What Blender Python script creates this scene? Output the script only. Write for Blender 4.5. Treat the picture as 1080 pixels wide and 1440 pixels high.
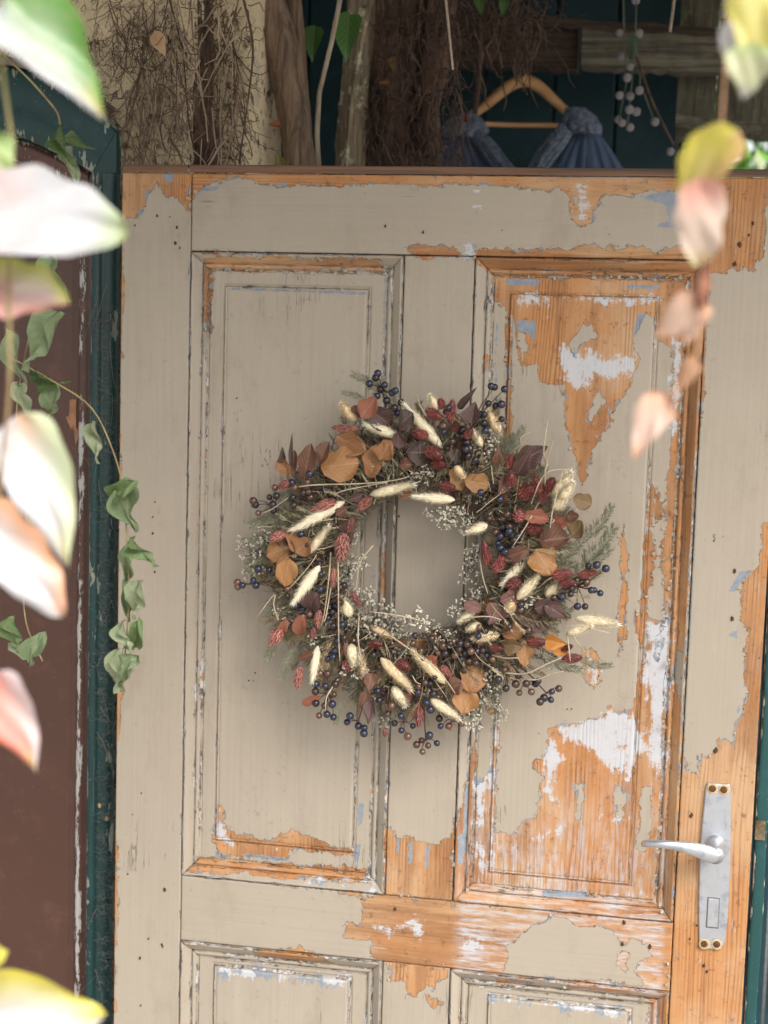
import bpy, math, random
import numpy as np
from mathutils import Vector, Matrix
random.seed(7); rng = np.random.default_rng(7)
scene = bpy.context.scene
for o in list(bpy.data.objects): bpy.data.objects.remove(o)
COL = scene.collection

# ------------------------------------------------------------------ camera
TOP = 1.95                                   # height of the door's top edge
CAMP = np.array([0.7046, -1.8726, TOP-0.2075])
PITCH, YAW, ROLL, F = -0.1086, 0.1871, -0.0295, 2153.2
def _rot():
    cy,sy=math.cos(YAW),math.sin(YAW);Rz=np.array([[cy,-sy,0],[sy,cy,0],[0,0,1]])
    cp,sp=math.cos(PITCH),math.sin(PITCH);Rx=np.array([[1,0,0],[0,cp,-sp],[0,sp,cp]])
    cr,sr=math.cos(ROLL),math.sin(ROLL);Ry=np.array([[cr,0,sr],[0,1,0],[-sr,0,cr]])
    return Rz@Rx@Ry
RM = _rot()
cd = bpy.data.cameras.new('camera'); cam = bpy.data.objects.new('camera', cd); COL.objects.link(cam)
M4 = Matrix.Identity(4)
ax = [RM@np.array([1,0,0]), RM@np.array([0,0,1]), -(RM@np.array([0,1,0]))]
for c in range(3):
    for r in range(3): M4[r][c] = ax[c][r]
    M4[c][3] = CAMP[c]
cam.matrix_world = M4
cd.sensor_fit = 'VERTICAL'; cd.sensor_height = 36; cd.sensor_width = 27
cd.lens = F/1440*36; cd.clip_start = .02; cd.clip_end = 400
cd.dof.use_dof = True; cd.dof.focus_distance = 1.86; cd.dof.aperture_fstop = 5.0
scene.camera = cam

# ------------------------------------------------------------------ light
SUN_EL, SUN_AZ = math.radians(42), math.radians(38)     # azimuth: degrees to the right of straight ahead of the door
w = bpy.data.worlds.new('World'); scene.world = w; w.use_nodes = True
nt = w.node_tree; bg = nt.nodes['Background']
sky = nt.nodes.new('ShaderNodeTexSky'); sky.sky_type = 'NISHITA'; sky.sun_disc = False
sky.sun_elevation = SUN_EL; sky.sun_rotation = math.radians(180)-SUN_AZ
sky.dust_density = 3; sky.ozone_density = .6
hs = nt.nodes.new('ShaderNodeHueSaturation'); hs.inputs['Saturation'].default_value = .35
nt.links.new(sky.outputs[0], hs.inputs['Color']); nt.links.new(hs.outputs[0], bg.inputs[0])
bg.inputs[1].default_value = .15
sl = bpy.data.lights.new('sun', 'SUN'); so = bpy.data.objects.new('sun', sl); COL.objects.link(so)
sl.energy = 2.25; sl.angle = math.radians(36); sl.color = (1, .96, .91)
sd = Vector((math.sin(SUN_AZ)*math.cos(SUN_EL), -math.cos(SUN_AZ)*math.cos(SUN_EL), math.sin(SUN_EL)))
so.rotation_euler = sd.to_track_quat('Z','Y').to_euler(); so.location = sd*6
scene.view_settings.view_transform = 'Standard'; scene.view_settings.look = 'None'
scene.view_settings.gamma = 1; scene.view_settings.exposure = 0.80
scene.render.engine = 'CYCLES'

# ------------------------------------------------------------------ helpers
def ray(px, py):
    d = RM@np.array([(px-540)/F, 1.0, (720-py)/F]); return d
def P(px, py, Y=0.0):
    d = ray(px, py); t = (Y-CAMP[1])/d[1]; return CAMP+d*t
def V3(a): return Vector((float(a[0]), float(a[1]), float(a[2])))

class MB:
    def __init__(s): s.v=[]; s.f=[]; s.c=[]; s.n=0
    def add(s, v, f, c=None):
        v = np.asarray(v, float).reshape(-1,3); s.v.append(v)
        s.f += [tuple(i+s.n for i in q) for q in f]
        if c is not None:
            c = np.asarray(c, float)
            if c.ndim == 1: c = np.tile(c, (len(v),1))
            s.c.append(c)
        elif s.c: s.c.append(np.ones((len(v),3))*.5)
        s.n += len(v)
    def box(s, x0,x1,y0,y1,z0,z1, c=None, jit=0):
        v = [(x,y,z) for x in (x0,x1) for y in (y0,y1) for z in (z0,z1)]
        if jit: v = [tuple(a+random.uniform(-jit,jit) for a in p) for p in v]
        s.add(v, [(0,1,3,2),(4,6,7,5),(0,4,5,1),(2,3,7,6),(0,2,6,4),(1,5,7,3)], c)
    def tube(s, pts, rad, n=6, c=None, cap=True):
        pts = np.asarray(pts, float); m = len(pts)
        rad = np.ones(m)*rad if np.isscalar(rad) else np.asarray(rad, float)
        t = np.gradient(pts, axis=0); t /= np.linalg.norm(t, axis=1)[:,None]+1e-12
        ref = np.array([0,1.,0]) if abs(t[0][1])<.9 else np.array([1.,0,0])
        a = np.cross(t, ref); a /= np.linalg.norm(a, axis=1)[:,None]+1e-12
        b = np.cross(t, a); th = np.arange(n)*2*math.pi/n
        v = pts[:,None]+rad[:,None,None]*(a[:,None]*np.cos(th)[None,:,None]+b[:,None]*np.sin(th)[None,:,None])
        f = [(i*n+j, i*n+(j+1)%n, (i+1)*n+(j+1)%n, (i+1)*n+j) for i in range(m-1) for j in range(n)]
        if cap: f += [tuple(range(n)), tuple((m-1)*n+j for j in range(n))]
        s.add(v.reshape(-1,3), f, c)
    def ball(s, p, r, nu=8, nv=6, c=None, sc=(1,1,1), M=None):
        v=[]
        for i in range(nv+1):
            ph = math.pi*i/nv
            for j in range(nu):
                th = 2*math.pi*j/nu; v.append((math.sin(ph)*math.cos(th)*sc[0], math.sin(ph)*math.sin(th)*sc[1], math.cos(ph)*sc[2]))
        v = np.array(v)*r
        if M is not None: v = v@M.T
        f = [(i*nu+j, i*nu+(j+1)%nu, (i+1)*nu+(j+1)%nu, (i+1)*nu+j) for i in range(nv) for j in range(nu)]
        s.add(v+np.array(p), f, c)
    def mesh(s, name, smooth=True):
        me = bpy.data.meshes.new(name); me.from_pydata(np.concatenate(s.v).tolist(), [], s.f)
        if s.c:
            a = me.color_attributes.new('tint', 'FLOAT_COLOR', 'POINT')
            cc = np.concatenate(s.c); cc = np.hstack([cc, np.ones((len(cc),1))]); a.data.foreach_set('color', cc.astype(np.float32).ravel())
        if smooth: me.polygons.foreach_set('use_smooth', [True]*len(me.polygons))
        me.update(); return me
    def build(s, name, mat, parent=None, smooth=True, **k):
        return link(name, s.mesh(name, smooth), mat, parent, **k)
def link(name, me, mat=None, parent=None, **k):
    o = bpy.data.objects.new(name, me)
    if mat is not None and not me.materials: me.materials.append(mat)
    COL.objects.link(o)
    if parent is not None: o.parent = parent
    for a,b in k.items(): o[a] = b
    return o
def thing(name, label, cat, loc=(0,0,0), group=None):
    o = bpy.data.objects.new(name, None); COL.objects.link(o); o.location = loc; o.empty_display_size = .05
    o['label'] = label; o['category'] = cat
    if group: o['group'] = group
    return o
def tag(o, label, cat, group=None):
    o['label'] = label; o['category'] = cat
    if group: o['group'] = group
    return o
def keep(o, parent):      # parent without moving (parent is an unrotated empty)
    o.parent = parent; o.matrix_parent_inverse = Matrix.Translation(-parent.location); return o

# node helpers
class NT:
    def __init__(s, name):
        s.m = bpy.data.materials.new(name); s.m.use_nodes = True; s.t = s.m.node_tree
        s.b = s.t.nodes['Principled BSDF']; s.L = s.t.links.new
    def n(s, ty, **k):
        x = s.t.nodes.new(ty)
        for a,b in k.items(): setattr(x, a, b)
        return x
    def set(s, node, key, val):
        if hasattr(val, 'is_output') or hasattr(val,'links'): s.L(val, node.inputs[key])
        else: node.inputs[key].default_value = val
    def math(s, op, a, b=0., c=None, clamp=False):
        x = s.n('ShaderNodeMath', operation=op, use_clamp=clamp); s.set(x,0,a); s.set(x,1,b)
        if c is not None: s.set(x,2,c)
        return x.outputs[0]
    def mix(s, f, a, b, bt='MIX'):
        x = s.n('ShaderNodeMix', data_type='RGBA', blend_type=bt); s.set(x,0,f)
        for k,v in ((6,a),(7,b)):
            if isinstance(v, tuple): v = (*v,1) if len(v)==3 else v
            s.set(x,k,v)
        return x.outputs[2]
    def coord(s, scale=(1,1,1), kind='Object'):
        tc = s.n('ShaderNodeTexCoord'); mp = s.n('ShaderNodeMapping'); s.L(tc.outputs[kind], mp.inputs[0]); mp.inputs['Scale'].default_value = scale
        return mp.outputs[0]
    def noise(s, vec, scale=5, detail=4, rough=.5, dist=0):
        x = s.n('ShaderNodeTexNoise'); s.L(vec, x.inputs['Vector']); x.inputs['Scale'].default_value=scale
        x.inputs['Detail'].default_value=detail; x.inputs['Roughness'].default_value=rough; x.inputs['Distortion'].default_value=dist
        return x.outputs['Fac']
    def ramp(s, f, stops, interp='LINEAR'):
        x = s.n('ShaderNodeValToRGB'); s.L(f, x.inputs[0]); e = x.color_ramp.elements; x.color_ramp.interpolation = interp
        while len(e)<len(stops): e.new(.5)
        for k,(p,c) in zip(e,stops): k.position=p; k.color = (*c,1) if len(c)==3 else c
        return x.outputs[0]
    def sstep(s, v, a, b):
        x = s.n('ShaderNodeMapRange', interpolation_type='SMOOTHSTEP'); s.L(v, x.inputs[0]); x.inputs[1].default_value=a; x.inputs[2].default_value=b
        return x.outputs[0]
    def attr(s, name, out='Fac'):
        x = s.n('ShaderNodeAttribute'); x.attribute_name = name; return x.outputs[out]
    def bump(s, h, dist=.001, strength=1, normal=None):
        x = s.n('ShaderNodeBump'); s.L(h, x.inputs['Height']); x.inputs['Distance'].default_value=dist; x.inputs['Strength'].default_value=strength
        if normal is not None: s.L(normal, x.inputs['Normal'])
        return x.outputs[0]
    def fin(s, color=None, rough=None, normal=None, **k):
        if color is not None:
            if isinstance(color, tuple): s.b.inputs['Base Color'].default_value = (*color[:3],1)
            else: s.L(color, s.b.inputs['Base Color'])
        if rough is not None: s.set(s.b, 'Roughness', rough)
        if normal is not None: s.L(normal, s.b.inputs['Normal'])
        for a,b in k.items(): s.set(s.b, a.replace('_',' '), b)
        return s.m

# ------------------------------------------------------------------ peeling paint outlines on the door (traced on the door's face, metres)
def DP(pts): return np.array([[q[0], q[2]] for q in (P(x,y,0.) for x,y in pts)])
WOOD = [
 [(165,236),(267,236),(267,295),(262,293),(251,280),(229,275),(222,256),(211,269),(207,287),(191,306),(165,307)],
 [(267,230),(267,284),(273,276),(287,262),(309,256),(331,251),(353,252),(371,260),(389,262),(416,261),(451,262),(478,261),(522,259),(558,258),(602,264),(640,260),(667,259),(733,264),(787,267),(798,273),(804,304),(818,319),(831,315),(838,291),(849,273),(884,275),(911,268),(955,269),(969,278),(1007,269),(1010,232)],
 [(571,347),(587,342),(604,347),(620,342),(640,351),(648,352),(648,361),(614,362),(602,364),(584,362),(573,353)],
 [(660,352),(700,351),(750,351),(810,349),(822,345),(878,348),(905,345),(912,353),(920,358),(935,350),(958,346),(968,352),(1000,366),(985,394),(690,390),(663,358)],
 [(1003,240),(1090,240),(1090,285),(1078,290),(1071,362),(1060,380),(1045,376),(1027,378),(1020,385),(1003,384),(985,384)],
 [(283,361),(531,364),(535,381),(293,379)], [(286,374),(296,378),(294,469),(285,469),(284,430)], [(304,352),(318,362),(282,358),(280,354)],
 [(691,387),(969,391),(965,420),(955,480),(945,490),(927,478),(920,447),(907,442),(891,473),(889,487),(902,504),(887,531),(884,540),(875,562),(860,576),(866,589),(862,598),(842,607),(836,633),(822,673),(816,684),(809,647),(800,620),(796,589),(791,544),(762,536),(753,511),(733,518),(728,505),(724,470),(720,440),(718,470),(719,615),(711,620),(711,440),(700,430),(691,420)],
 [(950,390),(968,391),(962,520),(957,560),(951,700),(946,760),(941,860),(934,860),(932,770),(938,700),(942,620),(944,549),(948,480)],
 [(913,681),(925,681),(920,720),(917,752),(922,768),(920,800),(909,848),(912,876),(901,912),(894,876),(901,844),(905,793),(905,758),(909,736)],
 [(924,690),(932,720),(924,742),(917,735)],
 [(872,750),(877,740),(882,790),(881,832),(880,876),(872,930),(870,876),(873,820)],
 [(912,876),(926,878),(930,900),(939,850),(950,800),(936,1000),(924,1267),(660,1246),(662,1235),(668,1105),(676,1108),(684,1097),(690,1085),(691,1013),(700,1013),(696,1170),(717,1178),(729,1173),(738,1156),(751,1156),(760,1126),(758,1105),(767,1096),(753,1087),(742,1077),(756,1070),(767,1058),(772,1027),(812,1018),(847,1010),(858,996),(871,1007),(886,998),(892,984),(895,960),(905,935)],
 [(1000,372),(984,375),(968,391),(945,800),(922,1267),(948,1302),(957,1065),(963,927),(977,697),(985,600),(994,469)],
 [(662,1240),(924,1264),(950,1300),(632,1272)],
 [(664,1045),(669,1045),(662,1246),(634,1272),(638,1180),(642,1150),(656,1100)],
 [(540,1160),(545,1163),(560,1177),(580,1179),(594,1184),(617,1189),(632,1178),(640,1150),(636,1275),(540,1260)],
 [(511,1264),(509,1302),(488,1297),(481,1309),(483,1318),(504,1321),(520,1323),(525,1348),(541,1355),(636,1364),(705,1372),(950,1398),(952,1296),(640,1264),(541,1254)],
 [(450,1251),(507,1255),(511,1261),(478,1257)],
 [(546,1348),(634,1355),(631,1376),(620,1378),(608,1392),(600,1385),(585,1404),(573,1399),(569,1381),(548,1378)], [(597,1399),(624,1411),(606,1418)],
 [(276,1208),(515,1226),(509,1242),(430,1238),(340,1230),(262,1226)],
 [(303,1137),(309,1137),(315,1157),(331,1173),(376,1184),(393,1175),(409,1169),(425,1177),(450,1184),(466,1194),(494,1196),(498,1206),(405,1200),(402,1214),(303,1202),(295,1181)],
 [(356,1338),(421,1332),(450,1344),(466,1357),(360,1349)], [(803,1376),(853,1378),(941,1397),(916,1408),(793,1392)],
 [(700,1376),(760,1384),(740,1390),(700,1384)],
 [(1090,733),(1072,736),(1072,768),(1064,797),(1044,819),(1041,844),(1044,873),(1052,883),(1052,908),(1044,959),(1049,979),(1041,1007),(1028,1046),(1011,1038),(1006,1062),(985,1062),(981,1084),(965,1084),(963,1065),(955,1062),(936,1450),(930,1700),(1100,1700),(1100,735)],
 [(1001,750),(1007,750),(1007,765),(1001,764)],
 [(158,973),(173,973),(169,1010),(167,1040),(158,1040)], [(150,1180),(167,1180),(164,1230),(168,1260),(165,1290),(150,1290)], [(150,1290),(166,1290),(161,1340),(163,1380),(161,1440),(150,1440)],
 [(160,560),(170,560),(169,690),(160,690)],
 [(162,250),(174,250),(173,500),(162,500)],
 [(821,916),(832,913),(840,925),(848,947),(834,972),(818,955)],
 [(540,1180),(548,1180),(546,1240),(540,1240)], [(536,780),(541,780),(540,860),(535,850)],
 [(682,500),(686,500),(685,520),(681,520)], [(820,700),(826,712),(822,722)],
 [(916,1400),(946,1399),(940,1500),(905,1500)],
]
ISLE = [
 [(800,487),(802,473),(818,456),(831,460),(838,475),(818,482),(807,500)],
 [(827,591),(829,571),(840,547),(849,562),(842,580),(831,593)],
 [(727,467),(742,469),(744,487),(736,504),(738,513),(729,509),(727,487)],
 [(812,1108),(819,1108),(819,1130),(821,1158),(807,1158),(809,1129)],
 [(862,1105),(874,1105),(881,1120),(877,1144),(871,1164),(867,1150),(870,1135),(862,1129)],
 [(904,1111),(914,1111),(917,1160),(912,1190),(905,1200),(897,1197),(901,1138)],
 [(950,912),(963,918),(960,1007),(953,953),(945,950)],
 [(705,1372),(717,1339),(712,1330),(733,1316),(747,1300),(784,1290),(812,1300),(863,1309),(867,1325),(879,1327),(891,1318),(911,1330),(914,1344),(900,1353),(895,1367),(907,1381),(900,1387),(853,1378),(803,1378)],
 [(804,278),(812,276),(815,284),(808,292)],
 [(926,880),(932,905),(927,930),(919,928),(924,905)],
]
ISLEWOOD = [[(867,1341),(884,1339),(879,1367),(867,1358)]]
WHITE = [
 [(784,487),(804,487),(820,500),(895,495),(898,525),(849,531),(813,547),(798,540)],
 [(912,874),(926,878),(930,900),(939,850),(941,960),(933,1060),(928,1140),(912,1060),(908,950)],
 [(790,1019),(815,1017),(853,1000),(895,1010),(905,1049),(890,1094),(860,1090),(847,1073),(824,1052),(788,1043)],
 [(691,1013),(699,1013),(695,1150),(692,1218),(686,1218),(688,1100)],
 [(667,1100),(684,1097),(682,1150),(668,1180)],
 [(571,1297),(592,1297),(590,1318),(576,1314)], [(654,1320),(680,1320),(678,1337),(657,1337)], [(529,1304),(566,1302),(562,1312),(548,1314)],
 [(826,925),(834,922),(842,947),(834,965),(824,950)],
 [(649,344),(667,340),(664,364),(651,362)], [(668,269),(673,269),(672,304),(669,304)], [(813,262),(822,262),(822,312),(813,300)],
 [(302,1134),(309,1137),(312,1180),(340,1186),(340,1192),(303,1184)],
 [(296,1359),(490,1377),(486,1395),(303,1375)],[(687,1399),(877,1418),(872,1436),(682,1413)],
 [(764,1060),(775,1040),(790,1070),(775,1130),(760,1120)], [(725,1195),(800,1155),(803,1162),(735,1200)], [(820,1150),(885,1152),(885,1158),(820,1156)],
 [(670,1190),(685,1190),(684,1235),(664,1240)], [(860,1258),(920,1262),(918,1268),(860,1264)],[(945,480),(958,480),(950,640),(942,640)],
 [(430,1236),(512,1244),(510,1250),(430,1244)], [(730,412),(920,420),(920,426),(730,420)],
 [(518,1240),(532,1246),(528,1256),(516,1252)],
]
BLUE = [
 [(884,277),(942,267),(962,277),(962,285),(951,322),(920,322),(920,316),(938,310),(935,290),(900,280)],
 [(273,276),(287,262),(309,260),(309,269),(284,271),(278,282)], [(191,298),(207,289),(204,300),(196,307)], [(229,243),(244,243),(243,256),(232,256)],
 [(203,268),(209,265),(209,282),(204,282)],
 [(724,451),(753,451),(751,482),(742,469),(727,464)], [(896,442),(911,440),(893,478),(889,482)],
 [(500,1132),(511,1132),(509,1161),(500,1169)], [(496,1190),(507,1190),(503,1218),(494,1216)],
 [(1038,803),(1060,800),(1044,819),(1032,835),(1022,832)], [(1028,886),(1040,884),(1038,899),(1020,896)],
 [(295,1196),(300,1200),(320,1207),(312,1214),(300,1208)], [(340,1203),(400,1210),(398,1216),(340,1210)],
 [(385,259),(405,258),(402,265),(385,264)], [(540,1100),(546,1100),(544,1150),(539,1150)],
 [(710,392),(760,392),(757,402),(712,400)], [(880,400),(930,400),(925,406),(882,405)],
 [(323,402),(516,410),(515,416),(323,408)], [(536,385),(541,385),(536,700),(533,700)], [(656,1010),(660,1010),(655,1200),(650,1200)],
 [(645,1175),(652,1175),(650,1215),(644,1215)], [(760,1255),(830,1258),(828,1266),(762,1262)],
 [(520,790),(526,790),(524,1000),(519,1000)], [(694,450),(700,450),(698,560),(693,560)], [(978,640),(983,640),(972,900),(967,900)],
 [(575,1185),(580,1185),(579,1215),(574,1215)],[(598,1188),(603,1188),(602,1220),(597,1220)],[(558,1180),(562,1180),(561,1200),(558,1200)],
 [(830,315),(838,290),(842,296),(836,318)], [(640,1142),(642,1130),(646,1140),(643,1165)],[(1036,990),(1043,990),(1040,1010),(1034,1008)],
]
def sdf(pts, polys):
    d = np.full(len(pts), -.03)
    for pg in polys:
        q = DP(pg); lo = q.min(0)-.03; hi = q.max(0)+.03
        m = np.where((pts[:,0]>lo[0])&(pts[:,0]<hi[0])&(pts[:,1]>lo[1])&(pts[:,1]<hi[1]))[0]
        if not len(m): continue
        p = pts[m]; best = np.full(len(p), 1e9); ins = np.zeros(len(p), bool)
        for i in range(len(q)):
            a, b = q[i], q[(i+1)%len(q)]; e = b-a; t = np.clip(((p-a)@e)/(e@e+1e-12), 0, 1)
            best = np.minimum(best, ((p-a-t[:,None]*e)**2).sum(1))
            c = (a[1]>p[:,1]) != (b[1]>p[:,1]); ins ^= c & (p[:,0] < (b[0]-a[0])*(p[:,1]-a[1])/((b[1]-a[1]) or 1e-12)+a[0])
        dd = np.sqrt(best)*np.where(ins,1,-1); d[m] = np.maximum(d[m], dd)
    return d
def paint_attrs(me, V, crease=None):
    a = me.attributes.new('d_edge', 'FLOAT', 'POINT'); a.data.foreach_set('value', (np.full(len(V), 20.) if crease is None else np.clip(crease,0,20)).astype(np.float32))
    p = V[:,[0,2]]
    dw = sdf(p, WOOD); di = sdf(p, ISLE); dw = np.minimum(dw, -di); dw = np.maximum(dw, sdf(p, ISLEWOOD))
    for nm, d in (('d_wood',dw),('d_white',sdf(p,WHITE)),('d_blue',sdf(p,BLUE))):
        a = me.attributes.new(nm, 'FLOAT', 'POINT'); a.data.foreach_set('value', (d*1000).astype(np.float32))   # millimetres

def door_material(vert):
    s = NT('peeling_paint_'+('upright' if vert else 'cross'))
    base = s.coord((1,1,1))
    gv = s.coord((95,95,2.2) if vert else (2.2,95,95))
    gv2 = s.coord((260,260,6) if vert else (6,260,260))
    g1 = s.noise(gv, 1, 3, .6, .4); g2 = s.noise(gv2, 1, 3, .6)
    # growth-ring lines
    warp = s.noise(s.coord((6,6,1.2) if vert else (1.2,6,6)), 1, 2)
    sep = s.n('ShaderNodeSeparateXYZ'); s.L(base, sep.inputs[0])
    ac = sep.outputs[0] if vert else sep.outputs[2]
    ph = s.math('ADD', s.math('MULTIPLY', ac, 1350), s.math('ADD', s.math('MULTIPLY', warp, 95), s.math('MULTIPLY', g1, 9)))
    ring = s.math('POWER', s.math('MULTIPLY_ADD', s.math('SINE', ph), .5, .5), 2.2)
    ring = s.math('MULTIPLY', ring, s.math('MULTIPLY', s.sstep(s.noise(gv, .45, 3, .6), .36, .64), s.sstep(s.noise(base, 11, 3), .28,.6)))
    patch = s.noise(base, 7, 4, .6)
    wood = s.mix(s.math('ADD', s.math('MULTIPLY', ring, .72), s.math('MULTIPLY', s.sstep(g2,.45,.8), .35), clamp=True), (.43,.205,.080), (.17,.058,.018))
    wood = s.mix(s.math('MULTIPLY', s.sstep(patch,.4,.65),.6), wood, (.47,.33,.20))
    wood = s.mix(s.math('MULTIPLY', s.sstep(s.noise(base, 16, 5, .65), .55,.75),.55), wood, (.30,.11,.04))
    wood = s.mix(s.math('MULTIPLY', s.sstep(s.noise(s.coord((18,18,1.6) if vert else (1.6,18,18)), 1, 6, .7, .6), .46,.64),.75), wood, (.22,.10,.042))
    wood = s.mix(s.math('MULTIPLY', s.sstep(s.noise(base, 85, 6, .75), .55,.66),.65), wood, (.13,.065,.035))
    wood = s.mix(s.math('MULTIPLY', s.sstep(s.noise(s.coord((60,60,9) if vert else (9,60,60)), 1, 6, .75), .60,.68),.6), wood, (.36,.36,.37))
    # layers
    e1 = s.noise(base, 90, 4, .65); e2 = s.noise(base, 320, 3, .6); e0 = s.noise(base, 28, 2)
    jit = s.math('ADD', s.math('MULTIPLY_ADD', e1, 11, -5.5), s.math('MULTIPLY_ADD', e2, 6, -3))
    jit = s.math('ADD', jit, s.math('MULTIPLY_ADD', e0, 8, -4))
    jit = s.math('ADD', jit, s.math('MULTIPLY_ADD', s.noise(base, 45, 5, .75), 14, -7))
    gj = s.math('MULTIPLY_ADD', g2, 7, -3.5)
    dw = s.math('ADD', s.math('ADD', s.attr('d_wood'), jit), gj)
    bare = s.sstep(dw, -.12, .12)
    chips = s.sstep(s.noise(s.coord((1,1,.55) if vert else (.55,1,1)), 75, 5, .62), .735, .745)
    bare = s.math('MAXIMUM', bare, chips)
    # whitewash remains: solid inside outlines, streaky elsewhere on the bare wood
    st = s.noise(s.coord((150,150,22) if vert else (22,150,150)), 1, 5, .7)
    st2 = s.noise(base, 38, 8, .8)
    dwh = s.math('ADD', s.math('MINIMUM', s.attr('d_white'), 9), s.math('ADD', s.math('MULTIPLY_ADD', st, 38, -19.2), s.math('MULTIPLY_ADD', st2, 66, -33.2)))
    white = s.math('MULTIPLY', s.sstep(dwh, -2, 5), .88)
    sep2 = s.n('ShaderNodeSeparateXYZ'); s.L(base, sep2.inputs[0])
    low = s.sstep(sep2.outputs[2], 1.28, .98)
    rp = s.math('MULTIPLY', s.sstep(sep2.outputs[0], .45, .47), s.sstep(sep2.outputs[0], .725, .715))
    wash = s.math('MULTIPLY', s.math('MULTIPLY', low, rp), s.sstep(st, .40, .68))
    white = s.math('MAXIMUM', white, s.math('MULTIPLY', wash, .85))
    stray = s.sstep(s.noise(s.coord((1,1,.4) if vert else (.4,1,1)), 48, 6, .7), .66,.70)
    white = s.math('MAXIMUM', white, s.math('MULTIPLY', stray, .75))
    dbl = s.math('ADD', s.attr('d_blue'), s.math('MULTIPLY_ADD', s.noise(base, 170, 4, .7), 9, -4.5))
    rim = s.math('MULTIPLY', s.sstep(s.math('SUBTRACT', dw, s.math('MULTIPLY_ADD', s.noise(base, 23, 4, .7), 18, -8.5)), .4, 0), s.sstep(s.noise(base, 60, 4), .46,.52))
    blue = s.math('MAXIMUM', s.sstep(dbl, -.3, .3), rim)
    bluecol = s.mix(s.noise(base, 120, 4, .7), (.13,.15,.18), (.30,.335,.38))
    en = s.noise(s.coord((1,1,.32) if vert else (.32,1,1)), 62, 6, .78); en2 = s.noise(base, 33, 5, .7)
    worn = s.sstep(s.math('SUBTRACT', s.math('MULTIPLY_ADD', en, 19, -9.0), s.attr('d_edge')), -.25, .25)
    wcol = s.ramp(s.noise(s.coord((1,1,.5) if vert else (.5,1,1)), 110, 4, .7), [(.36,(.05,.038,.03)),(.43,(.17,.15,.13)),(.50,(.42,.42,.42)),(.56,(.60,.59,.56)),(.62,(.40,.20,.09))])
    # taupe top coat
    pv = s.noise(base, 5, 5, .6); brush = s.noise(s.coord((240,240,5) if vert else (5,240,240)), 1, 3, .55)
    taupe = s.mix(pv, (.320,.272,.212), (.385,.333,.268))
    taupe = s.mix(s.math('MULTIPLY', s.sstep(brush,.42,.75),.20), taupe, (.255,.213,.162))
    taupe = s.mix(s.math('MULTIPLY', s.sstep(s.noise(s.coord((5,5,2.2)), 3, 7, .72), .50,.70),.38), taupe, (.24,.195,.145))
    taupe = s.mix(s.math('MULTIPLY', s.sstep(s.noise(s.coord((30,30,3)), 1.3, 5, .7), .58,.72),.30), taupe, (.42,.38,.32))
    taupe = s.mix(s.math('MULTIPLY', s.sstep(s.noise(base, 60, 6, .72), .60,.70),.45), taupe, (.22,.175,.13))
    taupe = s.mix(s.math('MULTIPLY', s.sstep(s.noise(base, 380, 2, .5), .72,.76),.75), taupe, (.10,.075,.055))
    under = s.mix(white, wood, s.mix(st2, (.34,.38,.44), (.56,.57,.58)))
    under = s.mix(blue, under, bluecol)
    onpaint = s.math('MULTIPLY', s.math('SUBTRACT', 1, bare), s.math('MAXIMUM', s.sstep(dbl, 1.2, 1.8), s.sstep(dwh, 3.4, 4.2)))
    col = s.mix(s.math('MAXIMUM', bare, onpaint), taupe, under)
    col = s.mix(s.math('MULTIPLY', s.math('MULTIPLY', worn, s.math('SUBTRACT', 1, bare)), .9), col, wcol)
    grime_shade = s.math('MULTIPLY', s.sstep(s.attr('d_edge'), 1.5, .1), s.sstep(en2, .38, .62))  # crease grime that also darkens the mouldings in place of shade
    col = s.mix(s.math('MULTIPLY', grime_shade, .7), col, (.09,.07,.05))
    rim_dirt_shade = s.math('MULTIPLY', s.sstep(s.math('ABSOLUTE', s.math('ADD', dw, .15)), .55, .1), s.sstep(s.noise(base, 70, 3), .42,.58))  # dirt line at the breaks, also painting in the paint step's shadow
    col = s.mix(s.math('MULTIPLY', rim_dirt_shade, .6), col, (.10,.07,.05))
    # dark rim where the paint layer casts into the break
    edge = s.math('SUBTRACT', 1, s.math('ABSOLUTE', s.math('MULTIPLY', dw, 1.4)), clamp=True)
    h = s.math('SUBTRACT', s.math('SUBTRACT', 1, bare), s.math('MULTIPLY', worn, .5))
    nb = s.bump(h, .0034)
    cn = s.noise(s.coord((42,42,1.5) if vert else (1.5,42,42)), 1, 5, .6, 1.2)
    ck = s.math('MULTIPLY', s.sstep(s.math('ABSOLUTE', s.math('SUBTRACT', cn, .5)), .0042, .001), s.sstep(s.noise(base, 8, 3), .60,.66))
    col = s.mix(s.math('MULTIPLY', ck, s.math('MULTIPLY', h,.6)), col, (.12,.095,.07))
    fine = s.math('ADD', s.math('ADD', s.math('MULTIPLY', brush, s.math('MULTIPLY',h,.55)), s.math('MULTIPLY', ring, s.math('MULTIPLY', bare, -.9))), s.math('ADD', s.math('MULTIPLY', e1,.5), s.math('MULTIPLY', ck, -1.5)))
    nb = s.bump(fine, .0005, .9, nb)
    ro = s.mix(bare, (.42,.42,.42), (.72,.72,.72))
    return s.fin(col, s.math('ADD', s.math('MULTIPLY', bare, .26), s.math('MULTIPLY_ADD', e1, .2, .36)), nb, Specular_IOR_Level=.35)
MD_V, MD_H = door_material(True), door_material(False)

def simple(name, col, rough=.7, col2=None, scale=20, stretch=(1,1,1), bump=0, metal=0, rng_=(.35,.65), objc=False, **k):
    s = NT(name); c = s.coord(stretch); n = s.noise(c, scale, 5, .62)
    cc = s.mix(s.sstep(n, *rng_), col, col2 or tuple(x*.6 for x in col))
    if objc:
        oi = s.n('ShaderNodeObjectInfo'); cc = s.mix(1., cc, oi.outputs['Color'], 'MULTIPLY')
    nb = s.bump(n, bump) if bump else None
    return s.fin(cc, rough, nb, Metallic=metal, **k)

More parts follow.
